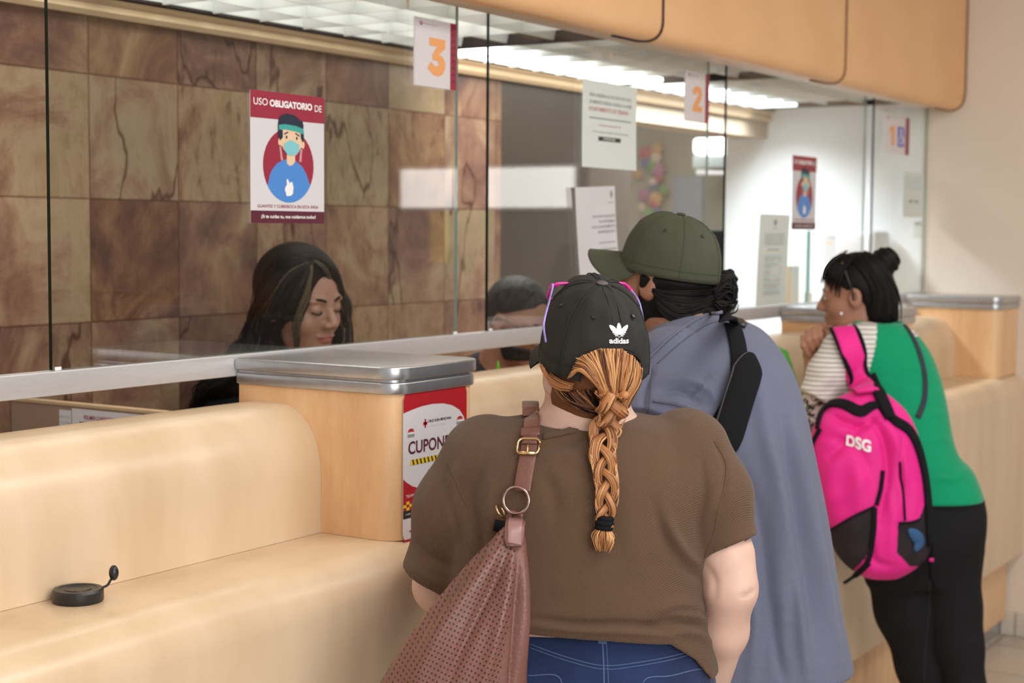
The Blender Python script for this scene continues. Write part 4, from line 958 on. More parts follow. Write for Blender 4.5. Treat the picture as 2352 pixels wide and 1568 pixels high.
def hand_sdf(P, w, dirn, up, s=1.0, curl=.5, left=True):
    """w = wrist point, dirn = along the palm, up = back of the hand; five separate fingers"""
    d = np.array(dirn, float); d /= np.linalg.norm(d); n = np.array(up, float); n -= d*(n@d); n /= np.linalg.norm(n); x = np.cross(d, n)*(1 if left else -1)
    w = np.array(w, float); R = np.stack([d, x, n], 1)
    e = ell(P, w+d*.048*s, np.array((.050, .040, .015))*s, R)
    for i, (off, ln) in enumerate(((.030, .070), (.010, .078), (-.010, .073), (-.028, .058))):
        a = w+d*.085*s+x*off*s; c1 = .35+curl*1.0; q1 = a+(d*math.cos(c1*.6)-n*math.sin(c1*.6))*ln*.45*s; q2 = q1+(d*math.cos(c1*1.5)-n*math.sin(c1*1.5))*ln*.32*s; q3 = q2+(d*math.cos(c1*2.3)-n*math.sin(c1*2.3))*ln*.25*s
        e = smin(e, chain(P, [(*(a-d*.02*s), .0095*s), (*q1, .0088*s), (*q2, .008*s), (*q3, .007*s)], .002), .004)
    a = w+d*.025*s+x*.028*s; b = a+(d*.6+x*.7-n*.25)*.038*s; c = b+(d*.9+x*.15-n*.3)*.030*s
    return smin(e, chain(P, [(*a, .014*s), (*b, .011*s), (*c, .0085*s)], .004), .008)
def comb(tree, guides, n, r, mats, par, name, off=.002, jit=3, taper=True, samp=22, seed=1, lift=.004, short=.0, wave=0):
    """hair locks laid over a hair mass, running between neighbouring guide lines"""
    rg = np.random.default_rng(seed); G = [spline(np.array(g, float), samp) for g in guides]; mb = MB()
    for k in range(n):
        s = rg.random()*(len(G)-1); i = int(s); t = s-i; p = G[i]*(1-t)+G[min(i+1, len(G)-1)]*t
        ph = rg.random()*6.28; u = np.linspace(0, 1, samp)
        p = p+rg.normal(0, jit, 2)*np.linspace(.3, 1, samp)[:, None]; p[:, 0] += np.sin(ph+u*rg.uniform(5, 9))*jit*.6+wave*np.sin(u*9+ph*.25)*u
        e = max(6, int(samp*(1-short*rg.random()))); p = p[:e]
        P, Nn = drape(tree, p, off+rg.random()*lift)
        for _ in range(2): P[1:-1] = (P[:-2]+2*P[1:-1]+P[2:])/4
        m = len(P); rad = r*rg.uniform(.6, 1.3)*(np.sin(np.linspace(.25, PI-.12, m))**.5 if taper else np.ones(m))
        v, f = tubeg(P, rad, 5, nrm=Nn, ry=rad*1.5); mb.add(v, f, int(rg.choice(len(mats), p=WTS.get(len(mats)))))
    return mb.mkobj(name, mats, par)
WTS = {1: [1], 2: [.75, .25], 3: [.5, .3, .2], 4: [.5, .25, .15, .1]}
def person(name_loc, label): return thing('person', label, 'person', (name_loc[0], name_loc[1], 0))
def shoe(par, at, yaw, m=None):
    """at = heel position in the people frame on the floor"""
    a = math.radians(yaw); d = np.array((math.cos(a), math.sin(a), 0)); at = np.array(at, float); at[2] = 0
    def f(P):
        e = chain(P, [(*(at+[0, 0, .045]), .040), (*(at+d*.10+[0, 0, .040]), .042), (*(at+d*.19+[0, 0, .030]), .032)], .03)
        e = smin(e, cone(P, at+[0, 0, .05], at+[0, 0, .10], .036, .038), .02); return smax(e, .002-P[:, 2], .004)
    sdf('shoe', f, at-[.25, .25, 0], at+[.25, .25, .16], .008, m or M_black, par)
def cap_surface(c, R, rx=.102, ry=.086, h=.135, poof=.014, arch=None, sq=.82):
    def S(phi, t, off=0.0):
        a = t*PI/2; rr = math.cos(a)**sq if t < 1 else 0
        pf = .0016*abs(math.sin(3*phi))*math.sin(PI*min(1, t))
        x = (rx+off+pf)*rr*math.cos(phi); y = (ry+off+pf)*rr*math.sin(phi); z = (h+off)*math.sin(a)**.92
        z += poof*math.sin(PI*t)*max(0, math.cos(phi))*1.0+.0*t
        x += -.006*t
        return local(c, R, (x, y, z))
    return S
def build_cap(par, c, R, m, mst, label=None, arch=None, rx=.102, ry=.086, h=.135, poof=.014, brim_len=.072, twin=True, brim_w=.085, brim_drop=.020, curv=.2, lift=.0, wr=0.0012, eyes=(60,)):
    S = cap_surface(c, R, rx, ry, h, poof); na, nt_ = 144, 40; V = []; F = []; rg = np.random.default_rng(3)
    ph = rg.random(24)*6.28
    def t0(phi):
        if not arch: return 0
        d = abs(phi-PI); w = math.radians(arch[0])
        return arch[1]*math.sqrt(max(0, 1-(d/w)**2))**.85 if d < w else 0
    def wrn(p, t): return wr*(math.sin(3*p+9*t+ph[0])+math.sin(7*p-6*t+ph[1])+.7*math.sin(13*p+4*t+ph[2])+.5*math.sin(5*p+22*t))*math.sin(PI*min(1, t*1.1))
    for off in (0, -.0026):
        for i in range(na):
            phi = 2*PI*i/na
            for j in range(nt_):
                a = t0(phi); t = a+(1-a)*(j/(nt_-1))**.9*.995; V.append(S(phi, t, off+wrn(phi, t)))
    n1 = na*nt_
    for i in range(na):
        k = (i+1) % na
        for j in range(nt_-1):
            F.append((i*nt_+j, k*nt_+j, k*nt_+j+1, i*nt_+j+1)); F.append((n1+i*nt_+j, n1+i*nt_+j+1, n1+k*nt_+j+1, n1+k*nt_+j))
        F.append((i*nt_, n1+i*nt_, n1+k*nt_, k*nt_))
    F.append([i*nt_+nt_-1 for i in range(na)]); F.append([n1+i*nt_+nt_-1 for i in range(na)][::-1])
    cap = fixn(mk('cap', toW(np.array(V)), F, m, par, label=label))
    def line(fn, n=30, r=.0008, name='seam'):
        P = np.array([fn(s) for s in np.linspace(0, 1, n)]); v, f = tubeg(toW(P), r, 6); mk(name, v, f, mst, cap)
    for k in range(6):
        phi = k*PI/3; a = .47 if (k == 3 and arch) else t0(phi)
        for dd in ((-.07, .07) if (k == 3 and twin) else (-.035, .035) if twin else (0,)):
            line(lambda s, phi=phi, a=a, dd=dd: S(phi+dd*(1-.0*s)*1.0/(max(.25, math.cos((a+(1-a)*s*.93)*PI/2))), a+(1-a)*s*.93, .0006+wrn(phi, a+(1-a)*s*.93)))
    if arch:
        w = math.radians(arch[0])
        for g in (.0, .018): line(lambda s, g=g: S(PI-w+2*w*s, min(1, t0(PI-w+2*w*s)+g), .0008), 40, .0011 if g == 0 else .0006)
    g0 = -PI+(math.radians(arch[0])+.12) if arch else -PI+.001
    line(lambda s: S(g0-2*g0*s, .085, .0008+wrn(g0-2*g0*s, .085)), 120, .0005)
    # button
    top = S(0, 1); up = R[:, 2]; bm = bmesh.new(); bmesh.ops.create_uvsphere(bm, u_segments=20, v_segments=10, radius=1)
    v, f = bmout(bm); v = np.array(v)*[.0095, .0095, .0035]; v = v@R.T+top+up*.002; mk('button', toW(v), f, M_btn if twin else m, cap)
    for phi in [math.radians(180+e*s) for e in (30,) for s in (-1, 1)]+[math.radians(e) for e in (90, 270, 30, 330)]:
        p = S(phi, .52, .0008); n_ = p-S(phi, .52, -.01); n_ /= np.linalg.norm(n_); v, f = torusg(p, n_, .0036, .0013, 16, 6); mk('eyelet', toW(v), f, mst, cap)
        bm = bmesh.new(); bmesh.ops.create_circle(bm, cap_ends=True, segments=12, radius=.0028); v, f = bmout(bm); z = n_; x_ = np.cross(z, [0, 0, 1.]); x_ /= np.linalg.norm(x_); y_ = np.cross(z, x_)
        v = np.array(v); v = p+n_*.0003+v[:, :1]*x_+v[:, 1:2]*y_; mk('eyelet_hole', toW(v), f, M_black, cap)
    # brim
    V = []; nb, nr = 40, 14; 
    for off in (0, -.0032):
        for i in range(nb+1):
            a = math.radians(-66+132*i/nb); b = a
            for j in range(nr+1):
                s = j/nr; x0 = rx*.985*math.cos(b); y0 = ry*.985*math.sin(b)
                ext = brim_len*(max(0, math.cos(a*1.22)))**.42 if abs(a*1.22) < PI/2 else 0
                x = x0+ext*s; y = y0*(1+.10*s*math.cos(a)); z = .004+off+lift*(1-(y0/ry)**2)-brim_drop*s*.6-curv*(y*y)/ry*(.6+.6*s)
                V.append(local(c, R, (x, y, z)))
    n1 = (nb+1)*(nr+1); F = []
    for i in range(nb):
        for j in range(nr):
            a = i*(nr+1)+j; b = a+nr+1; F.append((a, b, b+1, a+1)); F.append((n1+a, n1+a+1, n1+b+1, n1+b))
        a = i*(nr+1)+nr; b = a+nr+1; F.append((a, b, n1+b, n1+a)); a = i*(nr+1); b = a+nr+1; F.append((a, n1+a, n1+b, b))
    fixn(mk('brim', toW(np.array(V)), F, m, cap))
    return cap, S, wrn
# ------------------------------------------------------------------ the woman in the brown shirt
YB = 2.55
pB = person(q(1330, 1400, YB), '') ; pB.location = Vector(toW(np.array([q(1330, 1400, YB)[0], YB, 0])))
pB['label'] = 'person in a brown T-shirt and black cap, copper braid down the back'
RB = HR(107, -13); cB = q(1363, 838, 2.50)
hB = cB+RB@np.array([.010, 0, -.006]); HS = .93
def fB(P):
    d = head_sdf(P, hB, RB, HS, fat=.006)
    d = smin(d, cone(P, q(1362, 860, 2.50), q(1345, 1000, 2.53), .056, .068), .03)
    d = smin(d, stack(P, rows([(955, 1235, 1455, 2.54, .06), (985, 1165, 1540, 2.55, .075), (1060, 1080, 1610, 2.55, .10), (1250, 1060, 1600, 2.55, .125), (1400, 1070, 1600, 2.55, .13), (1500, 1100, 1610, 2.55, .13), (1620, 1110, 1640, 2.55, .13)])), .04)
    # right arm hanging, bent elbow, hand forward
    e = chain(P, [(*q(1600, 1080, 2.53), .052), (*q(1668, 1275, 2.50), .0415), (*q(1677, 1345, 2.49), .0395)], .02)
    e = smin(e, ell(P, q(1700, 1335, 2.485), (.022, .03, .030)), .02)
    e = smin(e, chain(P, [(*q(1676, 1365, 2.49), .040), (*q(1664, 1450, 2.52), .036), (*q(1630, 1600, 2.60), .025)], .02), .02)
    e = smin(e, hand_sdf(P, q(1626, 1612, 2.61), (-.25, .45, -.8), (.9, -.1, 0), .95, .4, True), .012)
    # left arm reaching forward to the counter
    g = chain(P, [(*q(1095, 1090, 2.55), .055), (*q(1030, 1250, 2.58), .045), (*q(1012, 1345, 2.60), .041), (*q(1020, 1235, 2.86), .032)], .03)
    g = smin(g, hand_sdf(P, q(1021, 1228, 2.87), (-.3, .9, .0), (0, 0, 1), .95, .35, True), .012)
    return smin(smin(d, e, .02), g, .02)
oB, VB, FB = sdf('body', fB, (-.25, 2.33, .80), (.42, 3.05, 1.60), .0048, M_skB, pB, folds=[([(1700, 1372), (1722, 1365), (1735, 1352)], -.004, 5), ([(1612, 1290), (1640, 1330), (1640, 1380)], -.003, 10)])
# --- T-shirt
hemx = [q(u, v, 2.42) for u, v in ((1100, 1446), (1210, 1449), (1400, 1463), (1540, 1480), (1600, 1525), (1645, 1585))]; hx = [p[0] for p in hemx]; hz = [p[2] for p in hemx]
def fS(P):
    d = stack(P, rows([(950, 1228, 1478, 2.545, .075), (968, 1150, 1556, 2.55, .092), (990, 1105, 1592, 2.55, .108), (1030, 1068, 1622, 2.55, .130), (1090, 1048, 1636, 2.55, .147), (1200, 1035, 1630, 2.55, .156), (1300, 1030, 1618, 2.55, .160), (1380, 1035, 1622, 2.55, .164), (1430, 1045, 1628, 2.55, .162), (1475, 1062, 1640, 2.55, .158), (1600, 1070, 1658, 2.55, .168)]), 2.4)
    sl = q(1728, 1243, 2.5); a = q(1575, 1040, 2.54); b = q(1668, 1262, 2.505)
    e = smax(chain(P, [(*a, .074), (*q(1632, 1140, 2.52), .064), (*b, .0485), (*(b+(b-a)*.3), .047)], .03), (P-b)@((b-a)/np.linalg.norm(b-a))+.004, .004)
    a2 = q(1120, 1060, 2.55); b2 = q(1010, 1325, 2.58)
    g = smax(chain(P, [(*a2, .078), (*q(1050, 1170, 2.56), .068), (*b2, .0575), (*(b2+(b2-a2)*.3), .057)], .03), (P-b2)@((b2-a2)/np.linalg.norm(b2-a2))-.004, .004)
    d = smin(d, e, .018); d = smin(d, g, .022)
    d = smax(d, np.interp(P[:, 0], hx, hz)-P[:, 2], .006)
    # neckline
    cn = q(1328, 948, 2.53); d = smax(d, -ell(P, cn+np.array([0, -.008, .010]), (.094, .090, .040)), .006)
    return d
foldB = [([(1612, 1270), (1606, 1200), (1618, 1130), (1612, 1050)], -.0035, 9), ([(1640, 1010), (1665, 1070), (1655, 1160)], -.003, 8),
    ([(1530, 1180), (1545, 1230), (1575, 1275), (1612, 1300)], .006, 14), ([(1500, 1150), (1530, 1240), (1580, 1300), (1612, 1330)], -.004, 12),
    ([(1620, 1395), (1560, 1385), (1500, 1405)], .004, 12), ([(1628, 1430), (1560, 1425), (1470, 1440)], -.004, 10), ([(1640, 1440), (1600, 1418), (1545, 1412)], .005, 8),
    ([(1215, 1420), (1330, 1432), (1450, 1432), (1560, 1445)], -.0045, 8), ([(1215, 1436), (1330, 1447), (1450, 1452), (1560, 1462)], .004, 7), ([(1640, 1480), (1600, 1455), (1540, 1448)], .0045, 8),
    ([(1110, 1070), (1080, 1150), (1100, 1240), (1110, 1330)], -.006, 14), ([(1060, 1060), (1035, 1130), (1040, 1220)], .004, 14), ([(1020, 1090), (1040, 1180), (1070, 1290)], -.003, 10), ([(1130, 1090), (1125, 1180), (1150, 1260)], .004, 14),
    ([(1250, 1060), (1290, 1045), (1340, 1060)], .003, 14), ([(1240, 1075), (1270, 1130), (1275, 1200)], -.003, 18), ([(1245, 1010), (1290, 1000), (1340, 980)], .0025, 10), ([(1245, 1030), (1300, 1022), (1360, 1000)], -.0025, 9),
    ([(1390, 1270), (1330, 1330), (1260, 1360)], .003, 26), ([(1450, 1100), (1440, 1200), (1470, 1300)], .002, 30), ([(1540, 1010), (1560, 1080), (1555, 1150)], -.002, 22), ([(950, 1240), (990, 1280), (1040, 1300)], -.004, 12), ([(945, 1290), (985, 1330), (1030, 1350)], .003, 12)]
foldB = [(a, b*1.7, c) for a, b, c in foldB]
oS, VS, FS = sdf('t_shirt', fS, (-.28, 2.33, .89), (.45, 2.78, 1.50), .0038, M_brown, pB, folds=foldB, it=2)
tS = bvh((VS, FS))
def seam(tree, pts, r, m, par, name='seam', off=.0003, n=40):
    P, Nn = drape(tree, spline(np.array(pts, float), n), off); P[1:-1] = (P[:-2]+2*P[1:-1]+P[2:])/4
    v, f = tubeg(P, r, 6); return mk(name, v, f, m, par)
M_brseam = mat('dark_brown_seam', (.10, .062, .038), .9)
seam(tS, [(1640, 1012), (1668, 1065), (1662, 1130), (1648, 1175), (1640, 1225), (1618, 1280)], .0008, M_brseam, oS)
seam(tS, [(1028, 1062), (1050, 1110), (1075, 1170), (1100, 1240)], .0008, M_brseam, oS)
seam(tS, [(1725, 1233), (1690, 1252), (1640, 1262)], .0007, M_brseam, oS)
P, Nn = drape(tS, spline(np.array([(1248, 1003), (1290, 994), (1335, 982), (1375, 970), (1432, 952)], float), 30), .001)
v, f = bandg(P, Nn, .013, .0028); mk('neck_rib', v, f, M_brown, oS)
# --- jeans, legs to the floor, shoes
def fJ(P):
    hips = stack(P, rows([(1415, 1080, 1622, 2.55, .136), (1500, 1060, 1634, 2.55, .150), (1570, 1048, 1644, 2.55, .158), (1680, 1050, 1655, 2.54, .150), (1780, 1080, 1650, 2.54, .11)]), 2.3)
    for x0, x1 in ((1215, 1235), (1505, 1480)):
        a = q(x0, 1690, 2.54); b = a.copy(); b[2] = .48; b[0] += (.01 if x0 < 1300 else -.01); c_ = b.copy(); c_[2] = .07
        hips = smin(hips, chain(P, [(*a, .108), (*b, .066), (*c_, .050)], .03), .03)
    return smax(hips, .05-P[:, 2], .004)
oJ, VJ, FJ = sdf('jeans', fJ, (-.15, 2.33, .03), (.42, 2.76, 1.06), .006, M_denim, pB, folds=[([(1215, 1500), (1330, 1525), (1400, 1532), (1500, 1518), (1630, 1490)], -.002, 8)])
tJ = bvh((VJ, FJ))
seam(tJ, [(1215, 1478), (1300, 1508), (1385, 1528), (1470, 1520), (1560, 1502), (1620, 1480)], .0008, M_denimd, oJ)
seam(tJ, [(1215, 1486), (1300, 1516), (1385, 1536), (1470, 1528), (1560, 1510), (1620, 1488)], .0007, M_denimd, oJ)
seam(tJ, [(1382, 1462), (1385, 1500), (1387, 1568), (1388, 1640)], .0013, M_denimd, oJ); seam(tJ, [(1391, 1462), (1394, 1500), (1397, 1568), (1397, 1640)], .0007, M_denimd, oJ)
for pts in ([(1212, 1551), (1285, 1556), (1286, 1640)], [(1480, 1640), (1478, 1562), (1540, 1552), (1615, 1535), (1632, 1560), (1640, 1640)]):
    seam(tJ, [p for p in pts], .0010, M_denimd, oJ, 'pocket_seam', n=30)
P, Nn = drape(tJ, [(1383, 1456), (1383, 1466), (1383, 1478)], .003); v, f = bandg(P, Nn, .014, .003); mk('belt_loop', v, f, M_denimd, oJ)
for x0 in (1232, 1485):
    a = q(x0, 1690, 2.54); shoe(pB, (a[0], 2.50, 0), 105)
# --- cap
capB, SB, wB = build_cap(pB, cB, RB, M_cap, M_capst, 'washed black cap with a white trefoil logo', arch=(36, .24), poof=.02)
# logo and word laid on the back of the cap
def on_cap(S, wr, phi0, t_, hgt, pts, off=.0022):
    """pts (x right as seen from behind, z up) in metres around (phi0, t)"""
    out = []
    for x, z in pts:
        t = t_+z/hgt; rr = math.cos(t*PI/2)**.82*.092; out.append(S(phi0+x/rr, t, off+wr(phi0+x/rr, t)))
    return out
mb = MB()
def cap_poly(pts): mb.add(toW(np.array(on_cap(SB, wB, PI+.03, .375, .19, pts))), [list(range(len(pts)))])
def leaf(x0, z0, x1, z1, w):
    d = np.array([x1-x0, z1-z0]); n = np.array([-d[1], d[0]])/np.linalg.norm(d); L, R_ = [], []
    for s in np.linspace(0, 1, 9):
        ww = w*math.sin(PI*(s*.82+.12))**.8; p = np.array([x0, z0])+d*s; L.append(p+n*ww); R_.append(p-n*ww)
    return L, R_
for (x0, z0, x1, z1, w) in ((0, -.001, 0, .0165, .0042), (-.003, .0, -.0155, .0125, .0040), (.003, .0, .0155, .0125, .0040)):
    L, R_ = leaf(x0, z0, x1, z1, w)
    for i in range(len(L)-1):
        zlow = min(L[i][1], R_[i][1])
        cap_poly([L[i], L[i+1], R_[i+1], R_[i]])
for k, (zz, w0) in enumerate(((.0012, .0118), (-.0012, .0098), (-.0034, .0075))):
    for i in range(8):
        a0 = -w0+2*w0*i/8; a1 = -w0+2*w0*(i+1)/8
        if k == 2 and abs((a0+a1)/2) < .0012: continue
        cap_poly([(a0, zz-.0007), (a1, zz-.0007), (a1, zz+.0007), (a0, zz+.0007)])
cap_poly([(-.0016, -.0046), (.0016, -.0046), (.0012, -.0058), (-.0012, -.0058)])
TV, TF = textg('adidas', .03); TV = np.array(TV); lo, hi = TV.min(0), TV.max(0)
pts = [((p[0]-(lo[0]+hi[0])/2)/(hi[0]-lo[0])*.0345, -.0152+(p[1]-lo[1])/(hi[1]-lo[1])*.0085) for p in TV]
mb.add(toW(np.array(on_cap(SB, wB, PI+.03, .375, .19, pts))), TF)
mb.mkobj('logo', M_whi, capB, smooth=False)
# --- hair: nape mass, fan through the arch, braid
def fH(P):
    Q = (P-hB)@RB; d = head_sdf(P, hB, RB, HS, fat=.006, ears=False)
    d = smin(d, cone(P, q(1362, 860, 2.50), q(1345, 1000, 2.53), .056, .068), .03)-.0065*np.clip((Q[:, 2]+.072)/.030, -1.5, 1)
    reg = np.maximum(np.maximum(Q[:, 2]-.085, -.125-Q[:, 2]), Q[:, 0]+.012-.5*np.maximum(0, Q[:, 2]))
    return smax(d, reg, .006)
oH, VH, FH_ = sdf('hair', fH, (.0, 2.36, 1.33), (.26, 2.66, 1.58), .004, M_hairC3, pB)
tH = bvh((VH, FH_), (VB, FB), (VS, FS))
MH3 = [M_hairC, M_hairC2, M_hairC3]
comb(tH, [[(1318, 862), (1340, 845), (1380, 880), (1398, 920)], [(1338, 820), (1360, 836), (1385, 880), (1400, 920)], [(1375, 803), (1385, 835), (1396, 880), (1404, 920)], [(1418, 803), (1413, 840), (1410, 885), (1408, 925)], [(1442, 820), (1438, 855), (1420, 900), (1412, 930)], [(1456, 842), (1450, 872), (1432, 905), (1417, 932)]], 760, .0009, MH3, oH, 'ponytail_lock', off=.008, lift=.010, jit=2, seed=4)
comb(tH, [[(1250, 828), (1262, 850), (1290, 872), (1318, 880)], [(1256, 848), (1268, 872), (1290, 888), (1312, 890)]], 140, .0010, [M_hairC, M_hairC3], oH, 'side_lock', off=.003, lift=.006, jit=2, seed=5)
comb(tH, [[(1275, 880), (1300, 915), (1345, 930), (1380, 935)], [(1290, 900), (1320, 925), (1350, 940), (1385, 950)], [(1455, 880), (1448, 905), (1430, 930), (1410, 945)]], 260, .0008, [M_hairC3, M_hairD, M_hairC], oH, 'nape_lock', off=.001, lift=.004, jit=3, seed=6)
path = spline(np.array([(1400, 885), (1398, 925), (1388, 970), (1383, 1020), (1383, 1070), (1392, 1115), (1390, 1165), (1385, 1205)], float), 80)
Pc, Nc = drape(tH, path, .020)
for _ in range(12): Pc[1:-1] = (Pc[:-2]+Pc[1:-1]*2+Pc[2:])/4; Nc[1:-1] = (Nc[:-2]+Nc[1:-1]+Nc[2:])/3
Tn, Nn, Bn = frames(Pc, Nc); s = np.linspace(0, 1, 80)
mb = MB(); rg = np.random.default_rng(8)
for k in range(3):
    th = 2*PI*k/3+s*2*PI*2.35
    A = .0185-.0085*s; Bz = .0085-.003*s; x = A*np.sin(th); zz = Bz*np.sin(2*th)
    C = Pc+Bn*x[:, None]+Nn*zz[:, None]
    v, f = tubeg(C, .0088-.0042*s, 8, ry=.0070-.0034*s, nrm=Bn); mb.add(v, f, 0)
    for j in range(64):
        a = rg.uniform(0, 2*PI); rr = (.0098-.0046*s)*rg.uniform(.86, 1.04)
        tw = a+s*2.5; Q = C+Bn*(rr*np.cos(tw))[:, None]+Nn*(rr*.75*np.sin(tw))[:, None]
        v, f = tubeg(Q, (.00095-.0003*s)*rg.uniform(.7, 1.3), 4); mb.add(v, f, int(rg.choice(3, p=[.5, .22, .28])))
for j in range(60):   # loose flyaway hairs
    i0 = rg.integers(2, 60); l = rg.integers(8, 18); i1 = min(79, i0+l); a = rg.uniform(0, PI)
    side = rg.choice([-1, 1]); Q = Pc[i0:i1]+Bn[i0:i1]*(side*(.020-.008*s[i0:i1])+side*.004*np.sin(np.linspace(0, PI, i1-i0)))[:, None]+Nn[i0:i1]*.004
    if len(Q) > 4: v, f = tubeg(Q, .0004, 4); mb.add(v, f, 1)
mb.mkobj('braid', MH3, oH)
mb = MB()
for j in range(220):
    a = rg.random()*2*PI; r_ = .011*math.sqrt(rg.random()); L = rg.uniform(.026, .040); c0 = Pc[-1]+Bn[-1]*r_*.5*math.cos(a)+Nn[-1]*r_*.5*math.sin(a)
    c1 = c0+Tn[-1]*L*.5+Bn[-1]*r_*1.1*math.cos(a)+Nn[-1]*r_*math.sin(a); c2 = c0+Tn[-1]*L+Bn[-1]*(r_*.5*math.cos(a)-.002)
    v, f = tubeg(spline(np.array([c0, c1, c2]), 8), [.0008, .0009, .0009, .0009, .0008, .0007, .0005, .0002], 5); mb.add(v, f, int(rg.choice(3, p=[.4, .5, .1])))
mb.mkobj('braid_tuft', MH3, oH)
mb = MB()
for k, (dy, rr) in enumerate(((-.007, .0095), (0, .0105), (.007, .0095))):
    v, f = torusg(Pc[-3]+Tn[-1]*dy, Tn[-1], rr, .0048, 24, 8); mb.add(v, f)
mb.mkobj('hair_tie', M_blackfab, oH)
# --- spectacles pushed up on the cap
g = thing('spectacles', 'pink and lavender spectacles resting on top of the black cap', 'glasses', toW(SB(0, .6)))
gc = cB+RB@np.array([.058, 0, .106]); Rg = RB@HR(0, -38)
def gl(p): return gc+Rg@np.array(p)
for k in (-1, 1):
    pl = [(.0, k*.035+y, z) for y, z in rrect(-.030, .030, -.022, .022, .014, 6)]; pl.append(pl[0]); v, f = tubeg(toW(np.array([gl(p) for p in pl])), .0024, 8); fr = mk('rim', v, f, M_pinkp, g)
    V = np.array([gl((0, k*.035+y, z)) for y, z in rrect(-.029, .029, -.021, .021, .013, 6)]); mk('lens', toW(V), [list(range(len(V)))], M_lens, g, smooth=False)
v, f = tubeg(toW(spline(np.array([gl((0, -.006, .006)), gl((.002, 0, .010)), gl((0, .006, .006))]), 8)), .0022, 8); mk('bridge', v, f, M_pinkp, g)
for k, pts in ((1, [(1270, 655), (1262, 690), (1252, 728), (1249, 752), (1254, 786)]), (-1, [(1459, 678), (1470, 700), (1479, 745), (1480, 770), (1478, 790)])):
    yy = [2.47, 2.45, 2.43, 2.42, 2.42] if k == 1 else [2.52, 2.50, 2.49, 2.48, 2.48]
    P = [gl((0, k*.066, .010))]+[q(u, v_, y) for (u, v_), y in zip(pts, yy)]
    P = spline(np.array(P), 26); 
    v, f = tubeg(toW(P), np.r_[np.full(5, .0024), np.full(21, .0017)], 8); mk('temple', v, f, [M_pinkp, M_lav][1], g)
    v, f = tubeg(toW(spline(np.array([gl((0, k*.055, .018)), gl((.001, k*.066, .012)), P[3]]), 8)), .0028, 8); mk('hinge_end', v, f, M_pinkp, g)
# --- handbag
hb = thing('handbag', 'rose brown perforated leather hobo bag on the shoulder of the woman in brown', 'bag', toW(np.array([q(1080, 1568, 2.38)[0], 2.38, .78])))
def fG(P):
    return stack(P, rows([(1205, 1158, 1200, 2.352, .016), (1240, 1128, 1208, 2.348, .024), (1290, 1078, 1211, 2.34, .034), (1370, 1010, 1212, 2.335, .046), (1450, 948, 1211, 2.33, .054), (1540, 890, 1210, 2.33, .060), (1620, 850, 1212, 2.33, .064), (1720, 850, 1205, 2.33, .060), (1780, 900, 1170, 2.33, .035)]), 2.2)
foldG = [([(1170, 1260), (1130, 1350), (1070, 1470), (1000, 1640)], -.007, 14), ([(1150, 1250), (1080, 1350), (1000, 1470), (930, 1620)], .007, 18), ([(1125, 1260), (1040, 1350), (950, 1470), (900, 1590)], -.005, 16),
    ([(1180, 1268), (1160, 1380), (1130, 1500), (1080, 1660)], .006, 14), ([(1189, 1262), (1186, 1400), (1176, 1540), (1165, 1680)], -.006, 7), ([(1206, 1262), (1209, 1400), (1208, 1560)], .004, 10), ([(1196, 1262), (1200, 1400), (1196, 1560)], .004, 9)]
def gmi(C):
    U, Y = topx(C); return np.where(inpoly([(1180, 1230), (1186, 1300), (1170, 1420), (1150, 1540), (1120, 1700), (1260, 1700), (1260, 1230)], U, Y), 1, 0)
foldG = [(a, b*1.45, c) for a, b, c in foldG]
oG, VG, FG = sdf('bag_body', fG, (-.30, 2.24, .76), (.05, 2.42, 1.24), .0035, [M_perf, M_lea], hb, folds=foldG, mi=gmi)
uv = oG.data.uv_layers.new(name='holes'); li = np.zeros(len(oG.data.loops), np.int32); oG.data.loops.foreach_get('vertex_index', li)
VV = VG[li]; a1 = VV@RH; a2 = VV[:, 2]; ang = math.radians(-28); uu = (a1*math.cos(ang)+a2*math.sin(ang))/.0062; vv = (-a1*math.sin(ang)+a2*math.cos(ang))/.0078
uv.data.foreach_set('uv', np.stack([uu, vv], 1).ravel())
tG = bvh((VG, FG))
# strap over the shoulder
tSG = bvh((VS, FS), (VB, FB))
P, Nn = drape(tSG, spline(np.array([(1224, 962), (1222, 1000), (1216, 1042), (1207, 1090), (1201, 1128)], float), 30), .006)
for _ in range(4): P[1:-1] = (P[:-2]+2*P[1:-1]+P[2:])/4
v, f = bandg(P, Nn, .027, .0045); mk('strap', v, f, M_lea, hb)
v, f = bandg(P[1:13]+Nn[1:13]*.004, Nn[1:13], .024, .003); mk('strap_tip', v, f, M_lea, hb)
top = P[0]; up = [top, top+np.array([0, 0, .012])+FH*.02, top+np.array([0, 0, .012])+FH*.07, top+np.array([0, 0, -.05])+FH*.14, top+np.array([0, 0, -.22])+FH*.14-RH*.02]
Pq = spline(np.array(up), 30); nr = np.tile(np.array([0, 0, 1.]), (30, 1)); nr[18:] = FH; v, f = bandg(Pq, nr, .027, .0045); mk('strap_back', v, f, M_lea, hb)
i = 6; v, f = bandg(P[i:i+4]+Nn[i:i+4]*.005, Nn[i:i+4], .031, .004); mk('keeper_loop', v, f, M_lea, hb)
def bar(a, b, r, m, name, par=hb): v, f = tubeg(np.array([a, b]), r, 10); return mk(name, v, f, m, par)
Tq, Nq, Bq = frames(P, Nn); i = 13
bk = P[i]+Nn[i]*.006; w_, h_ = .0175, .0135; rr = rrect(-w_, w_, -h_, h_, .008, 6); rr.append(rr[0])
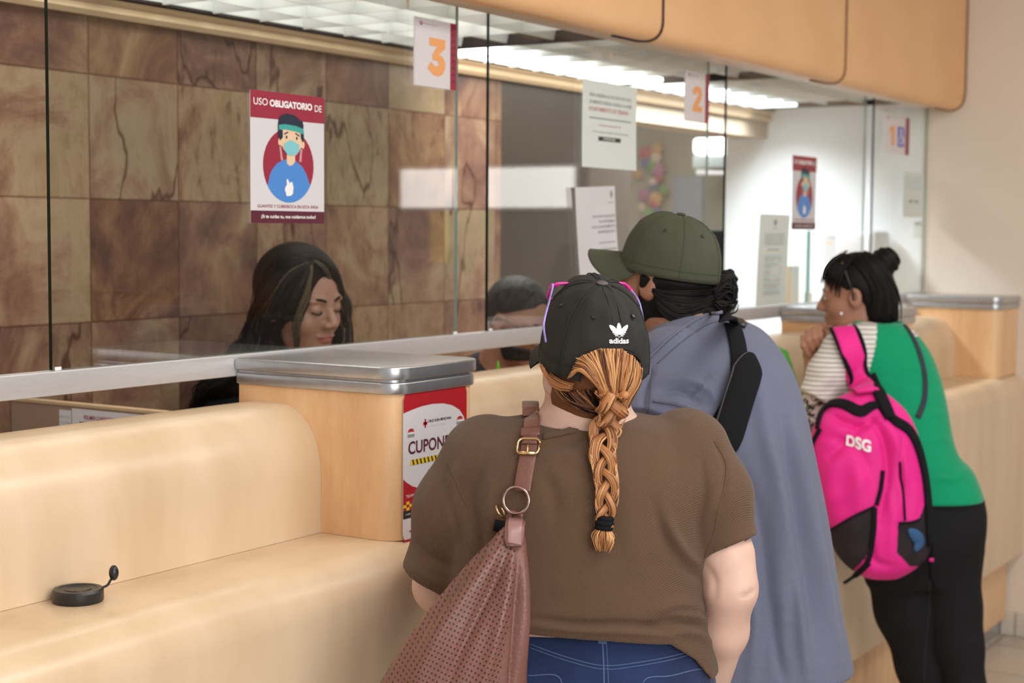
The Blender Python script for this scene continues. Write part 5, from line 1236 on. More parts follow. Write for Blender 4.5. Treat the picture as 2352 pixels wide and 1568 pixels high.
v, f = tubeg(np.array([bk+Bq[i]*x+Tq[i]*y for x, y in rr]), .0020, 8); b1 = mk('buckle', v, f, M_gold, hb); bar(bk+Bq[i]*-.014+Tq[i]*.0125, bk+Bq[i]*.014+Tq[i]*.0125, .0030, M_gold, 'buckle_bar'); bar(bk+Tq[i]*-.001+Nn[i]*.003, bk+Tq[i]*.013+Nn[i]*.002, .0016, M_gold, 'buckle_prong')
rc, rn = drape(tSG, [(1191, 1148)], .012); v, f = torusg(rc[0], rn[0], .0205, .0022, 40, 8); mk('ring', v, f, M_rose, hb)
r2, n2 = drape(tSG, [(1160, 1172)], .018); v, f = torusg(r2[0], n2[0]*.3+RH*.9+np.array([0, 0, .5]), .0105, .0014, 30, 8); mk('small_ring', v, f, M_gold, hb)
a3, n3 = drape(tSG, [(1160, 1195), (1150, 1222)], .012); v, f = bandg(a3, n3, .022, .008); mk('black_fob', v, f, M_blackfab, hb)
P4, N4 = drape(bvh((VG, FG), (VS, FS), (VB, FB)), spline(np.array([(1188, 1172), (1184, 1200), (1180, 1232), (1179, 1258)], float), 16), .006); P4[:3] = P4[3]+(rc[0]+np.array([0, 0, -.018])-P4[3])*np.linspace(1, .33, 3)[:, None]
v, f = bandg(P4, N4, np.r_[np.full(3, .024), np.full(9, .030), np.linspace(.030, .022, 4)], .005); mk('tab', v, f, M_lea, hb)
v, f = bandg(P4[6:15]+N4[6:15]*.0035, N4[6:15], .022, .004); mk('tab_pad', v, f, mat('mauve_leather', (.26, .14, .13), .35), hb)
# ------------------------------------------------------------------ the man in the slate blue shirt
YG_ = 3.15
pG = person((0, 0), 'person in a slate blue shirt and olive cap leaning to the counter'); g0 = q(1650, 1400, 3.15); pG.location = Vector(toW(np.array([g0[0], 3.15, 0])))
RG = HR(152, -9); cG = q(1536, 632, 3.26)
hG = cG+RG@np.array([.018, 0, -.010])
HG = 1.0
def fGb(P):
    d = head_sdf(P, hG, RG, HG, fat=.008)
    d = smin(d, cone(P, q(1540, 680, 3.27), q(1590, 850, 3.22), .066, .085), .04)
    d = smin(d, stack(P, rows([(790, 1520, 1720, 3.20, .08), (900, 1490, 1800, 3.17, .12), (1100, 1500, 1850, 3.15, .14), (1400, 1510, 1880, 3.12, .15), (1600, 1520, 1890, 3.10, .14)])), .04)
    # left arm forward onto the ledge
    g = chain(P, [(*q(1545, 870, 3.12), .06), (*q(1480, 1010, 3.10), .048), (*q(1440, 1075, 3.20), .042), (*q(1415, 1110, 3.36), .03)], .03)
    g = smin(g, hand_sdf(P, q(1412, 1110, 3.37), (-.5, .85, -.02), (0, 0, 1), 1.0, .3, True), .012)
    # right arm on the far side
    e = chain(P, [(*q(1720, 850, 3.30), .058), (*q(1700, 1000, 3.36), .046), (*q(1650, 1010, 3.45), .040), (*q(1590, 985, 3.56), .03)], .03)
    e = smin(e, hand_sdf(P, q(1588, 984, 3.57), (-.6, .8, 0), (0, 0, 1), 1.0, .3, False), .012)
    return smin(smin(d, g, .02), e, .02)
oGb, VGb, FGb = sdf('body', fGb, (.10, 2.92, .85), (.68, 3.75, 1.80), .006, M_skG, pG)
def fGs(P):
    d = stack(P, rows([(722, 1545, 1672, 3.235, .070), (750, 1500, 1742, 3.22, .095), (790, 1470, 1782, 3.205, .120), (850, 1455, 1818, 3.19, .145), (930, 1448, 1845, 3.17, .160), (1010, 1450, 1862, 3.155, .168), (1200, 1455, 1900, 3.14, .178), (1400, 1462, 1930, 3.12, .185), (1535, 1470, 1957, 3.11, .190), (1600, 1472, 1964, 3.11, .190)]), 2.3)
    a2 = q(1545, 850, 3.10); b2 = q(1500, 985, 3.03)
    g = smax(chain(P, [(*a2, .088), (*b2, .078), (*(b2+(b2-a2)*.4), .078)], .03), (P-b2)@((b2-a2)/np.linalg.norm(b2-a2))-.004, .004)
    d = smin(d, g, .03)
    a3 = q(1715, 850, 3.30); b3 = q(1700, 985, 3.36)
    e = smax(chain(P, [(*a3, .08), (*b3, .07), (*(b3+(b3-a3)*.4), .07)], .03), (P-b3)@((b3-a3)/np.linalg.norm(b3-a3))-.004, .004); d = smin(d, e, .03)
    # hem: longer at the back, rising to the right edge
    hz_ = np.interp(P[:, 0], [q(1700, 1568, 3.0)[0], q(1880, 1568, 3.0)[0], q(1957, 1540, 3.1)[0]], [q(1700, 1590, 3.0)[2], q(1890, 1566, 3.0)[2], q(1957, 1532, 3.1)[2]])
    d = smax(d, hz_-P[:, 2], .005)
    # hollow below
    return d
foldGs = [([(1740, 860), (1760, 1000), (1790, 1200), (1800, 1420)], .005, 22), ([(1700, 1060), (1745, 1200), (1765, 1400), (1750, 1540)], -.006, 22), ([(1790, 900), (1815, 1080), (1850, 1300), (1880, 1500)], -.006, 18), ([(1820, 950), (1850, 1120), (1890, 1330), (1925, 1520)], .006, 16),
    ([(1720, 1180), (1712, 1300), (1735, 1420), (1725, 1560)], .005, 18), ([(1770, 1020), (1800, 1180), (1815, 1320)], .004, 14), ([(1830, 1330), (1838, 1450), (1850, 1555)], .006, 12), ([(1780, 1380), (1785, 1480), (1800, 1565)], -.005, 14),
    ([(1500, 845), (1480, 900), (1475, 950)], -.004, 8), ([(1505, 920), (1560, 930), (1610, 960), (1635, 1000)], .006, 8), ([(1520, 900), (1570, 900), (1620, 930)], -.005, 9), ([(1500, 880), (1560, 870), (1620, 890), (1650, 930)], .005, 12), ([(1570, 960), (1610, 990), (1640, 1030)], -.006, 8),
    ([(1640, 860), (1610, 900), (1600, 950)], -.004, 12), ([(1480, 800), (1540, 770), (1600, 750)], .003, 14)]
foldGs = [(a, b*2.3, c*.85) for a, b, c in foldGs]
oGs, VGs, FGs = sdf('shirt', fGs, (.06, 2.86, .74), (.76, 3.48, 1.52), .005, M_greysh, pG, folds=foldGs)
tGs = bvh((VGs, FGs))
M_gseam = mat('slate_seam', (.075, .08, .12), .9)
seam(tGs, [(1660, 716), (1610, 730), (1540, 775), (1490, 825)], .0030, M_greysh, oGs, 'collar_edge', off=.002)
seam(tGs, [(1664, 735), (1620, 748), (1560, 790), (1510, 835)], .0014, M_gseam, oGs)
seam(tGs, [(1500, 845), (1494, 900), (1488, 960)], .0014, M_gseam, oGs)
seam(tGs, [(1500, 922), (1560, 932), (1612, 965), (1645, 1015)], .0022, M_gseam, oGs, 'sleeve_hem')
# dark trousers and shoes
def fGt(P):
    h = stack(P, rows([(1480, 1500, 1900, 3.12, .150), (1560, 1495, 1905, 3.12, .155), (1700, 1510, 1890, 3.12, .14)]), 2.3)
    for x0 in (1600, 1790):
        a = q(x0, 1650, 3.12); b = a.copy(); b[2] = .48; b[1] += .02; c_ = b.copy(); c_[2] = .07; h = smin(h, chain(P, [(*a, .105), (*b, .072), (*c_, .058)], .03), .03)
    return smax(h, .05-P[:, 2], .004)
sdf('trousers', fGt, (.15, 2.9, .03), (.75, 3.4, 1.0), .009, M_tuck, pG)
for x0 in (1600, 1790): a = q(x0, 1650, 3.12); shoe(pG, (a[0], 3.08, 0), 130)
# cap
capG, SG, wG = build_cap(pG, cG, RG, M_capg, M_capgs, 'olive green cap', rx=.108, ry=.090, h=.127, poof=.010, twin=False, wr=.0006, brim_len=.078, brim_drop=.012, curv=.30, lift=.028)
# hair under the cap with a bun behind
def fHG(P):
    Q = (P-hG)@RG; d = head_sdf(P, hG, RG, HG, fat=.008, ears=False)-.012
    reg = np.maximum(np.maximum(Q[:, 2]-.010, -.100-Q[:, 2]), Q[:, 0]-.012-1.4*np.maximum(0, Q[:, 2]-.012))
    d = smin(d, ell(Q, (-.045, 0, -.055), (.058, .074, .046)), .025)
    d = smax(d, reg, .010)
    b = smin(ell(P, q(1655, 665, 3.27), (.034, .034, .034)), ell(P, q(1668, 640, 3.27), (.024, .024, .020)), .01)
    b = smin(b, chain(P, [(*q(1500, 715, 3.24), .018), (*q(1570, 722, 3.22), .024), (*q(1640, 710, 3.25), .026), (*q(1655, 670, 3.27), .022)], .03), .02)
    b += .0025*np.sin(P[:, 2]*420+P[:, 0]*200)
    return smin(d, b, .02)
oHG, VHG, FHG = sdf('hair', fHG, (.20, 3.08, 1.36), (.50, 3.46, 1.62), .0042, M_hairK, pG)
tHG = bvh((VHG, FHG))
comb(tHG, [[(1500, 662), (1540, 668), (1600, 668), (1650, 664)], [(1502, 668), (1530, 684), (1590, 690), (1650, 682)], [(1510, 675), (1525, 690), (1560, 710), (1630, 690)], [(1508, 690), (1535, 720), (1580, 735), (1640, 715)], [(1515, 712), (1550, 735), (1600, 745), (1650, 725)]], 300, .0016, [M_hairK], oHG, 'lock', seed=11, jit=4)
comb(tHG, [[(1630, 660), (1650, 632), (1675, 635), (1688, 655)], [(1640, 680), (1665, 660), (1685, 670), (1680, 695)], [(1640, 700), (1660, 720), (1678, 712), (1686, 690)]], 50, .0016, [M_hairK], oHG, 'bun_lock', seed=12, jit=4, lift=.008)
# black sling strap and its hanging pad
sl = thing('sling_bag_strap', 'black sling bag strap with a wide pad across the slate blue shirt', 'strap', toW(q(1690, 900, 3.0)))
tGa = bvh((VGs, FGs), (VGb, FGb))
P, Nn = drape(tGa, spline(np.array([(1668, 722), (1684, 755), (1695, 800), (1697, 850), (1688, 900), (1660, 960), (1625, 1010)], float), 40), .004)
for _ in range(5): P[1:-1] = (P[:-2]+2*P[1:-1]+P[2:])/4
v, f = bandg(P, Nn, .034, .004); mk('strap', v, f, M_blackfab, sl)
P, Nn = drape(tGa, spline(np.array([(1716, 828), (1710, 870), (1694, 920), (1680, 970), (1664, 1015), (1640, 1045), (1610, 1085)], float), 50), .020)
for _ in range(8): P[1:-1] = (P[:-2]+2*P[1:-1]+P[2:])/4
w_ = .058*np.minimum(1, np.sqrt(np.clip(np.linspace(0, 1, 50)*7+.04, 0, 1)))
v, f = bandg(P, Nn, w_, .016); mk('shoulder_pad', v, f, M_blackfab, sl)
v, f = tubeg(P+Nn*.004+frames(P, Nn)[2]*(w_*.49)[:, None], .0028, 8); mk('pad_piping', v, f, M_black, sl)
v, f = bandg(*(lambda a: (a[0], a[1]))(drape(tGa, [(1695, 738), (1702, 748), (1712, 752)], .005)), .022, .006); mk('strap_slider', v, f, M_black, sl)
# ------------------------------------------------------------------ the woman with the bun, green shirt and pink backpack
pW = person((0, 0), 'person in a green and white shirt with a hair bun, leaning on the far ledge'); w0 = q(2130, 1400, 4.42); pW.location = Vector(toW(np.array([w0[0], 4.42, 0])))
RW = HR(165, 6); hW = q(1962, 676, 4.60); WS = .97
def fWb(P):
    d = head_sdf(P, hW, RW, WS)
    d = smin(d, cone(P, q(1985, 700, 4.60), q(2010, 800, 4.57), .050, .062), .03)
    d = smin(d, stack(P, rows([(790, 1935, 2070, 4.56, .07), (880, 1930, 2100, 4.53, .09), (1000, 1970, 2150, 4.48, .10), (1150, 2030, 2220, 4.42, .10), (1200, 2050, 2230, 4.42, .09)])), .04)
    # left arm: shoulder, elbow on the ledge, forearm up to the chin
    g = chain(P, [(*q(1935, 815, 4.52), .052), (*q(1885, 900, 4.50), .046), (*q(1866, 960, 4.50), .038)], .02)
    g = smin(g, chain(P, [(*q(1866, 960, 4.50), .037), (*q(1868, 900, 4.52), .034), (*q(1868, 838, 4.55), .024), (*q(1862, 812, 4.56), .024)], .01), .01)
    # fist under the chin: palm and five fingers
    h_ = ell(P, q(1872, 788, 4.575), (.030, .022, .034))
    for i, (x0, y0) in enumerate(((1846, 770), (1857, 758), (1870, 751), (1883, 748))):
        e = chain(P, [(*q(x0+16, y0+6, 4.585), .010), (*q(x0, y0+4, 4.540), .0100), (*q(x0-1, y0+24, 4.520), .0096), (*q(x0+10, y0+44, 4.530), .0085)], .002); h_ = smin(h_, e, .0012)
    h_ = smin(h_, chain(P, [(*q(1888, 800, 4.56), .012), (*q(1896, 780, 4.55), .011), (*q(1900, 764, 4.55), .009)], .004), .006)
    d = smin(d, g, .015); d = smin(d, h_, .010)
    e = chain(P, [(*q(2070, 815, 4.62), .052), (*q(2060, 900, 4.72), .044), (*q(2010, 930, 4.80), .036), (*q(1960, 915, 4.88), .027)], .02)
    e = smin(e, hand_sdf(P, q(1958, 915, 4.89), (-.7, .7, 0), (0, 0, 1), .9, .3, False), .012)
    return smin(d, e, .02)
def mW(C):
    U, Y = topx(C); return np.where(inpoly([(1830, 886), (1900, 878), (1900, 1020), (1820, 1020)], U, Y), 1, 0)
oWb, VWb, FWb = sdf('body', fWb, (.80, 4.25, .80), (1.45, 5.1, 1.66), .0045, [M_skW, M_leo], pW, mi=mW)
face_bits(pW, hW, RW, WS, M_hairK, lids_down=False)
def fWs(P):
    d = stack(P, rows([(738, 1955, 2068, 4.575, .062), (752, 1935, 2088, 4.57, .078), (775, 1915, 2112, 4.565, .095), (815, 1903, 2138, 4.555, .112), (870, 1905, 2158, 4.54, .122), (930, 1922, 2172, 4.52, .125), (1000, 1948, 2184, 4.48, .122), (1045, 1968, 2200, 4.455, .122), (1080, 1985, 2232, 4.44, .126), (1146, 2000, 2258, 4.425, .132)]), 2.3)
    a = q(1935, 810, 4.50); b = q(1876, 916, 4.48)
    g = smax(chain(P, [(*a, .066), (*q(1902, 860, 4.49), .056), (*b, .0475), (*(b+(b-a)*.3), .046)], .03), (P-b)@((b-a)/np.linalg.norm(b-a))-.003, .004)
    a = q(2078, 815, 4.62); b = q(2064, 895, 4.70)
    e = smax(chain(P, [(*a, .06), (*b, .052), (*(b+(b-a)*.3), .052)], .03), (P-b)@((b-a)/np.linalg.norm(b-a))-.003, .004)
    return smin(smin(d, g, .02), e, .02)
def mWs(C):
    U, Y = topx(C)
    return np.where(inpoly([(1800, 700), (1950, 742), (2015, 738), (2012, 790), (1990, 880), (1960, 900), (1900, 1000), (1800, 1000)], U, Y) | inpoly([(2074, 745), (2090, 745), (2112, 770), (2098, 775)], U, Y), 1, 0)
foldW = [([(1910, 860), (1890, 880), (1862, 890)], .004, 6), ([(1918, 880), (1895, 902), (1866, 906)], -.004, 6), ([(1915, 830), (1890, 850), (1872, 862)], .003, 6), ([(2200, 1060), (2170, 1085), (2130, 1090)], -.006, 8), ([(2230, 1078), (2190, 1100), (2140, 1090)], .006, 9),
    ([(2170, 950), (2130, 955), (2080, 980)], .004, 10), ([(2160, 880), (2120, 890), (2080, 880)], -.003, 10), ([(2150, 830), (2110, 845), (2060, 850)], .003, 10), ([(2185, 1010), (2150, 1010), (2120, 1030)], .005, 9)]
oWs, VWs, FWs = sdf('shirt', fWs, (.78, 4.25, .84), (1.45, 4.85, 1.46), .0045, [M_green, M_stripe], pW, folds=foldW, mi=mWs)
P, Nn = drape(bvh((VWs, FWs)), spline(np.array([(1962, 741), (2000, 737), (2040, 737), (2068, 741)], float), 16), .002); v, f = bandg(P, Nn, .016, .004); mk('collar_rib', v, f, M_green, oWs)
def fWt(P):
    h = stack(P, rows([(1130, 2010, 2254, 4.43, .118), (1180, 1998, 2262, 4.43, .130), (1240, 1990, 2258, 4.43, .132), (1300, 1990, 2246, 4.44, .118), (1340, 2000, 2236, 4.44, .10)]), 2.3)
    a = chain(P, [(*q(2062, 1290, 4.45), .098), (*q(2082, 1400, 4.45), .084), (*q(2118, 1530, 4.44), .068), (*q(2150, 1640, 4.42), .062), (*q(2175, 1800, 4.40), .048), (*q(2180, 1860, 4.40), .046)], .04)
    b = chain(P, [(*q(2178, 1270, 4.42), .096), (*q(2184, 1400, 4.42), .080), (*q(2196, 1480, 4.40), .070), (*q(2222, 1620, 4.36), .060), (*q(2240, 1780, 4.32), .048), (*q(2244, 1860, 4.30), .046)], .04)
    return smax(smin(smin(h, a, .03), b, .012), .05-P[:, 2], .004)
oWt, VWt, FWt = sdf('trousers', fWt, (.88, 4.15, .03), (1.48, 4.66, .96), .007, M_pants, pW)
tWt = bvh((VWt, FWt)); seam(tWt, [(2136, 1330), (2134, 1400), (2126, 1480), (2122, 1568)], .0020, M_capst, oWt)
shoe(pW, (*q(2180, 1860, 4.40)[:2], 0), 150); shoe(pW, (*q(2244, 1860, 4.30)[:2], 0), 140)
# hair, bun, fringe
def fWh(P):
    Q = (P-hW)@RW; d = head_sdf(P, hW, RW, WS, ears=False)-.010
    reg = np.maximum(np.maximum(-.060-Q[:, 2], Q[:, 0]-.082), (Q[:, 0]-.010)-1.1*(Q[:, 2]-.010))
    reg = np.maximum(reg, -(np.linalg.norm((np.stack([Q[:, 0], np.abs(Q[:, 1]), Q[:, 2]], 1)-[.002, .082, -.010]), axis=1)-.030))
    d = smax(d, reg, .008)
    d = smin(d, chain(P, [(*q(1995, 645, 4.60), .050), (*q(2016, 680, 4.58), .052), (*q(2022, 722, 4.56), .048)], .04), .015)
    b = ell(P, q(2033, 600, 4.59), (.0435, .042, .0415)); b += .002*np.sin(P[:, 0]*260+P[:, 2]*200)
    return smin(d, b, .006)
oWh, VWh, FWh = sdf('hair', fWh, (.82, 4.40, 1.36), (1.22, 4.78, 1.66), .0045, M_hairK, pW)
tWh = bvh((VWh, FWh), (VWb, FWb))
comb(tWh, [[(1935, 585), (1915, 600), (1898, 625), (1890, 652)], [(1950, 590), (1925, 612), (1912, 640), (1908, 672)], [(1965, 590), (1945, 620), (1932, 655), (1926, 690)]], 60, .0022, [M_hairK], oWh, 'fringe_lock', seed=21, jit=3, off=.004, short=.3)
comb(tWh, [[(1950, 595), (1990, 640), (2010, 690), (2000, 738)], [(1985, 580), (2020, 640), (2040, 690), (2035, 738)], [(2000, 585), (2040, 640), (2060, 690), (2062, 735)]], 90, .0022, [M_hairK], oWh, 'back_lock', seed=22, jit=3)
sg = thing('sunglasses', 'dark sunglasses with gold hinges pushed up on the hair of the woman with the bun', 'glasses', toW(hW+np.array([0, 0, .1])))
sc = hW+RW@np.array([.030, 0, .118])*WS; Rs = RW@HR(0, -58)
for k in (-1, 1):
    V = [sc+Rs@np.array((.004*math.cos(y/.03), k*.034+y, z)) for y, z in rrect(-.030, .030, -.022, .022, .018, 6)]; V2 = [p-Rs[:, 0]*.002 for p in V]; n = len(V)
    fixn(mk('lens', toW(np.array(V+V2)), [list(range(n)), list(range(n, 2*n))]+[(i, (i+1) % n, n+(i+1) % n, n+i) for i in range(n)], mat('plum_lens_%d' % (k+1), (.05, .02, .05), .1), sg)); V.append(V[0]); v, f = tubeg(toW(np.array(V)), .0022, 6); mk('rim', v, f, M_black, sg)
P, Nn = drape(tWh, spline(np.array([(1937, 604), (1946, 635), (1956, 662), (1962, 690)], float), 14), .004); v, f = tubeg(P, .0030, 6); mk('temple', v, f, M_black, sg)
P, Nn = drape(tWh, [(1934, 600), (1938, 609)], .006); v, f = bandg(P, Nn, .009, .004); mk('hinge', v, f, M_gold, sg)
P, Nn = drape(tWh, [(1932, 719)], .003); bm = bmesh.new(); bmesh.ops.create_uvsphere(bm, u_segments=12, v_segments=8, radius=.0048); v, f = bmout(bm); mk('earring', np.array(v)+P[0], f, M_pearl, pW)
# backpack
bp_ = thing('backpack', 'hot pink backpack with black mesh pockets hanging on one shoulder', 'backpack', toW(q(2000, 1200, 4.25)))
def fK(P):
    d = stack(P, rows([(893, 1972, 2022, 4.34, .030), (915, 1925, 2052, 4.325, .050), (945, 1892, 2082, 4.31, .072), (990, 1868, 2104, 4.30, .088), (1050, 1862, 2120, 4.295, .095), (1120, 1874, 2130, 4.29, .098), (1200, 1895, 2138, 4.285, .100), (1265, 1918, 2130, 4.285, .094), (1300, 1945, 2098, 4.285, .078), (1326, 1985, 2058, 4.29, .045)]), 2.5)
    return d
foldK = [([(1990, 950), (1968, 985), (1925, 1030), (1895, 1060)], -.010, 14), ([(1905, 950), (1935, 965), (1985, 975), (2010, 955)], -.012, 10), ([(2000, 955), (2030, 1010), (2040, 1090), (2020, 1200)], -.010, 9), ([(2015, 950), (2055, 1010), (2075, 1100), (2060, 1190)], .008, 12),
    ([(2070, 1010), (2068, 1080), (2078, 1150)], -.008, 6), ([(1925, 1040), (1905, 1110), (1925, 1200)], .006, 20), ([(1960, 1050), (1975, 1120), (1965, 1180)], .006, 22), ([(2000, 1240), (2010, 1290), (2050, 1300)], -.006, 10)]
def mK(C):
    U, Y = topx(C); m_ = np.zeros(len(C), int)
    m_[inpoly([(1860, 1232), (1904, 1215), (2012, 1162), (2008, 1225), (1990, 1280), (1960, 1310), (1940, 1330), (1880, 1330)], U, Y)] = 1
    m_[inpoly([(2062, 1200), (2108, 1196), (2150, 1100), (2160, 1300), (2090, 1300), (2060, 1270)], U, Y)] = 1
    return m_
foldK = [(a, b*1.6, c) for a, b, c in foldK]+[([(1885, 1000), (1930, 1010), (1975, 1040), (2000, 1100)], -.008, 12), ([(1900, 1150), (1950, 1130), (1995, 1090)], .007, 16), ([(2040, 1120), (2050, 1200), (2040, 1280)], .007, 12), ([(2085, 1060), (2100, 1130), (2098, 1190)], .006, 10)]
oK, VK, FK = sdf('bag_body', fK, (.75, 4.15, .70), (1.25, 4.45, 1.26), .0045, [M_pinkf, M_mesh], bp_, folds=foldK, mi=mK)
tK = bvh((VK, FK)); tKW = bvh((VK, FK), (VWs, FWs), (VWb, FWb))
def strapd(tree, pts, w, t, m, name, off=.004, n=40, par=None, sm=6):
    P, Nn = drape(tree, spline(np.array(pts, float), n), off)
    for _ in range(sm): P[1:-1] = (P[:-2]+2*P[1:-1]+P[2:])/4; Nn[1:-1] = (Nn[:-2]+Nn[1:-1]+Nn[2:])/3
    v, f = bandg(P, Nn, w, t); return mk(name, v, f, m, par or bp_)
tKs = bvh((VK, FK), (VWs, FWs))
strapd(tKs, [(1937, 762), (1951, 800), (1963, 840), (1976, 880), (1992, 908)], np.linspace(.060, .064, 40), .010, M_pinkf, 'shoulder_strap', off=.014)
strapd(tKs, [(1914, 766), (1929, 800), (1941, 840), (1953, 880)], .010, .014, M_blackfab, 'strap_edging', off=.014)
strapd(tKs, [(1960, 760), (1975, 800), (1987, 840), (2000, 878), (2011, 902)], .011, .014, M_blackfab, 'strap_edging', off=.014)
strapd(tKW, [(1998, 862), (2012, 895), (2028, 930), (2042, 965)], .034, .012, M_blackfab, 'strap_anchor', off=.010)
strapd(tK, [(1880, 985), (1888, 950), (1912, 928), (1945, 932), (1975, 948), (2005, 932), (2035, 935)], np.r_[np.linspace(.010, .030, 12), np.full(16, .034), np.linspace(.03, .02, 12)], .008, M_blackfab, 'top_piping', off=.006)
strapd(tK, [(2018, 925), (2050, 965), (2085, 985), (2108, 1030), (2124, 1100), (2131, 1180), (2134, 1250)], .030, .010, M_blackfab, 'side_webbing', off=.004)
strapd(tK, [(1885, 985), (1868, 1020), (1866, 1060)], .014, .008, M_blackfab, 'side_piping', off=.003)
strapd(tK, [(2026, 1080), (2022, 1120), (2012, 1160)], .012, .004, M_blackfab, 'zip', off=.004); strapd(tK, [(2066, 1060), (2072, 1120), (2078, 1195)], .006, .004, M_blackfab, 'zip', off=.003)
strapd(tK, [(2008, 1165), (2006, 1225), (1998, 1270), (1988, 1300)], .014, .005, M_blackfab, 'pocket_piping', off=.004); strapd(tK, [(1900, 1219), (1915, 1212), (1960, 1185), (2008, 1162)], .006, .004, M_blackfab, 'pocket_hem', off=.003)
strapd(tK, [(2064, 1200), (2090, 1199), (2112, 1192)], .006, .004, M_blackfab, 'pocket_hem', off=.003)
strapd(tK, [(1995, 1290), (1975, 1310), (1955, 1325), (1940, 1335)], .016, .006, M_blackfab, 'lower_strap', off=.006)
tKT = bvh((VK, FK), (VWt, FWt))
strapd(tKT, [(2136, 1250), (2138, 1290), (2140, 1320), (2148, 1345)], .008, .004, M_blackfab, 'loose_strap', off=.008); strapd(tKT, [(2132, 1280), (2142, 1281)], .010, .005, M_pinkf, 'strap_tag', off=.012, n=6)
P, Nn = drape(tK, spline(np.array([(2085, 1215), (2110, 1240), (2100, 1265)], float), 10), .003); v, f = tubeg(P, [.004, .012, .016, .018, .018, .018, .016, .014, .010, .004], 8, ry=.006, nrm=np.cross(Nn, [0, 0, 1.])); mk('blue_cloth', v, f, M_bluef, bp_)
# letters
V, F = textg('DSG', .035); V = np.array(V); lo, hi = V.min(0), V.max(0)
pts = [(1944+(v_[0]-lo[0])/(hi[0]-lo[0])*56, 1024-(v_[1]-lo[1])/(hi[1]-lo[1])*27+(v_[0]-lo[0])/(hi[0]-lo[0])*15) for v_ in V]
P, Nn = drape(tK, pts, .003); mk('lettering', P, F, M_whi, bp_, smooth=False)
# navy crossbody strap
cb = thing('crossbody_strap', 'thin navy crossbody strap over the green shirt', 'strap', toW(q(2110, 850, 4.4)))
strapd(bvh((VWs, FWs), (VWb, FWb)), [(2078, 748), (2096, 775), (2114, 820), (2124, 870), (2122, 920), (2108, 960)], .016, .003, M_nav, 'strap', off=.003, par=cb)
# ------------------------------------------------------------------ the tellers behind the glass
pT = person((0, 0), 'person behind the glass with long wavy dark hair, looking down'); t0_ = q(660, 900, 3.80); pT.location = Vector(toW(np.array([t0_[0], 3.80, 0])))
RT = HR(-36, 10, 4); hT = q(690, 692, 3.76); TSc = 1.07
def fT(P):
    d = head_sdf(P, hT, RT, TSc)
    d = smin(d, cone(P, q(675, 740, 3.83), q(655, 850, 3.88), .048, .060), .03)
    return d
def fTb(P):
    d = stack(P, rows([(850, 600, 720, 3.88, .06), (880, 520, 780, 3.88, .085), (930, 470, 820, 3.88, .105), (1100, 470, 820, 3.88, .12), (1300, 480, 810, 3.88, .13)]), 2.3)
    for sx, k in ((500, -1), (795, 1)):
        a = q(sx, 925, 3.88); b = q(sx-k*5, 1082, 3.82); c_ = q(sx-k*30+40, 1080, 3.74); d = smin(d, chain(P, [(*a, .058), (*b, .045), (*c_, .036)], .03), .03)
    return d
def fTall(P):
    d = smin(fT(P), stack(P, rows([(870, 560, 750, 3.88, .06), (950, 490, 800, 3.88, .09), (1250, 500, 790, 3.88, .11)])), .03)
    for sx, k, lf in ((500, -1, False), (795, 1, True)):
        a = q(sx, 940, 3.88); b = q(sx-k*5, 1085, 3.82); c_ = q(sx-k*40+60, 1075, 3.66)
        d = smin(d, chain(P, [(*a, .045), (*b, .038), (*c_, .028)], .02), .02); d = smin(d, hand_sdf(P, c_, (.3, -.9, 0), (0, 0, 1), .9, .4, lf), .01)
    return d
def mT(C):
    U, Y = topx(C); Q = ((C-CAMP)@np.stack([RH, FH, [0, 0, 1]], 1)+[0, 0, EYE]-hT)@RT/TSc
    return np.where((Q[:, 0] > .070) & (np.abs(Q[:, 1]) < .0215) & (np.abs(Q[:, 2]+.0655) < .0085-.10*np.abs(Q[:, 1])**1.0*.12), 1, 0)
oT, VT, FT = sdf('body', fTall, (-.72, 3.40, .95), (-.26, 4.05, 1.66), .0034, [M_skT, M_lipT], pT, mi=mT)
face_bits(pT, hT, RT, TSc, M_hairD)
sdf('blouse', fTb, (-.80, 3.50, .85), (-.22, 4.10, 1.34), .008, M_dark, pT)
box_lo = toW(np.array([q(640, 1000, 3.88)[0], 3.88, 0]))
def legs(par, x, y, m_, top=1.0):
    def f(P):
        d = ell(P, (x, y, top-.08), (.17, .12, .14))
        for k in (-1, 1): d = smin(d, chain(P, [(x+k*.09, y, top-.15, .085), (x+k*.09, y, .5, .062), (x+k*.09, y, .07, .048)], .03), .03)
        return smax(d, .05-P[:, 2], .004)
    sdf('trousers', f, (x-.25, y-.2, .03), (x+.25, y+.2, top+.08), .012, m_, par)
    for k in (-1, 1): shoe(par, (x+k*.09, y+.05, 0), -75)
legs(pT, q(650, 1100, 3.88)[0], 3.88, M_pants)
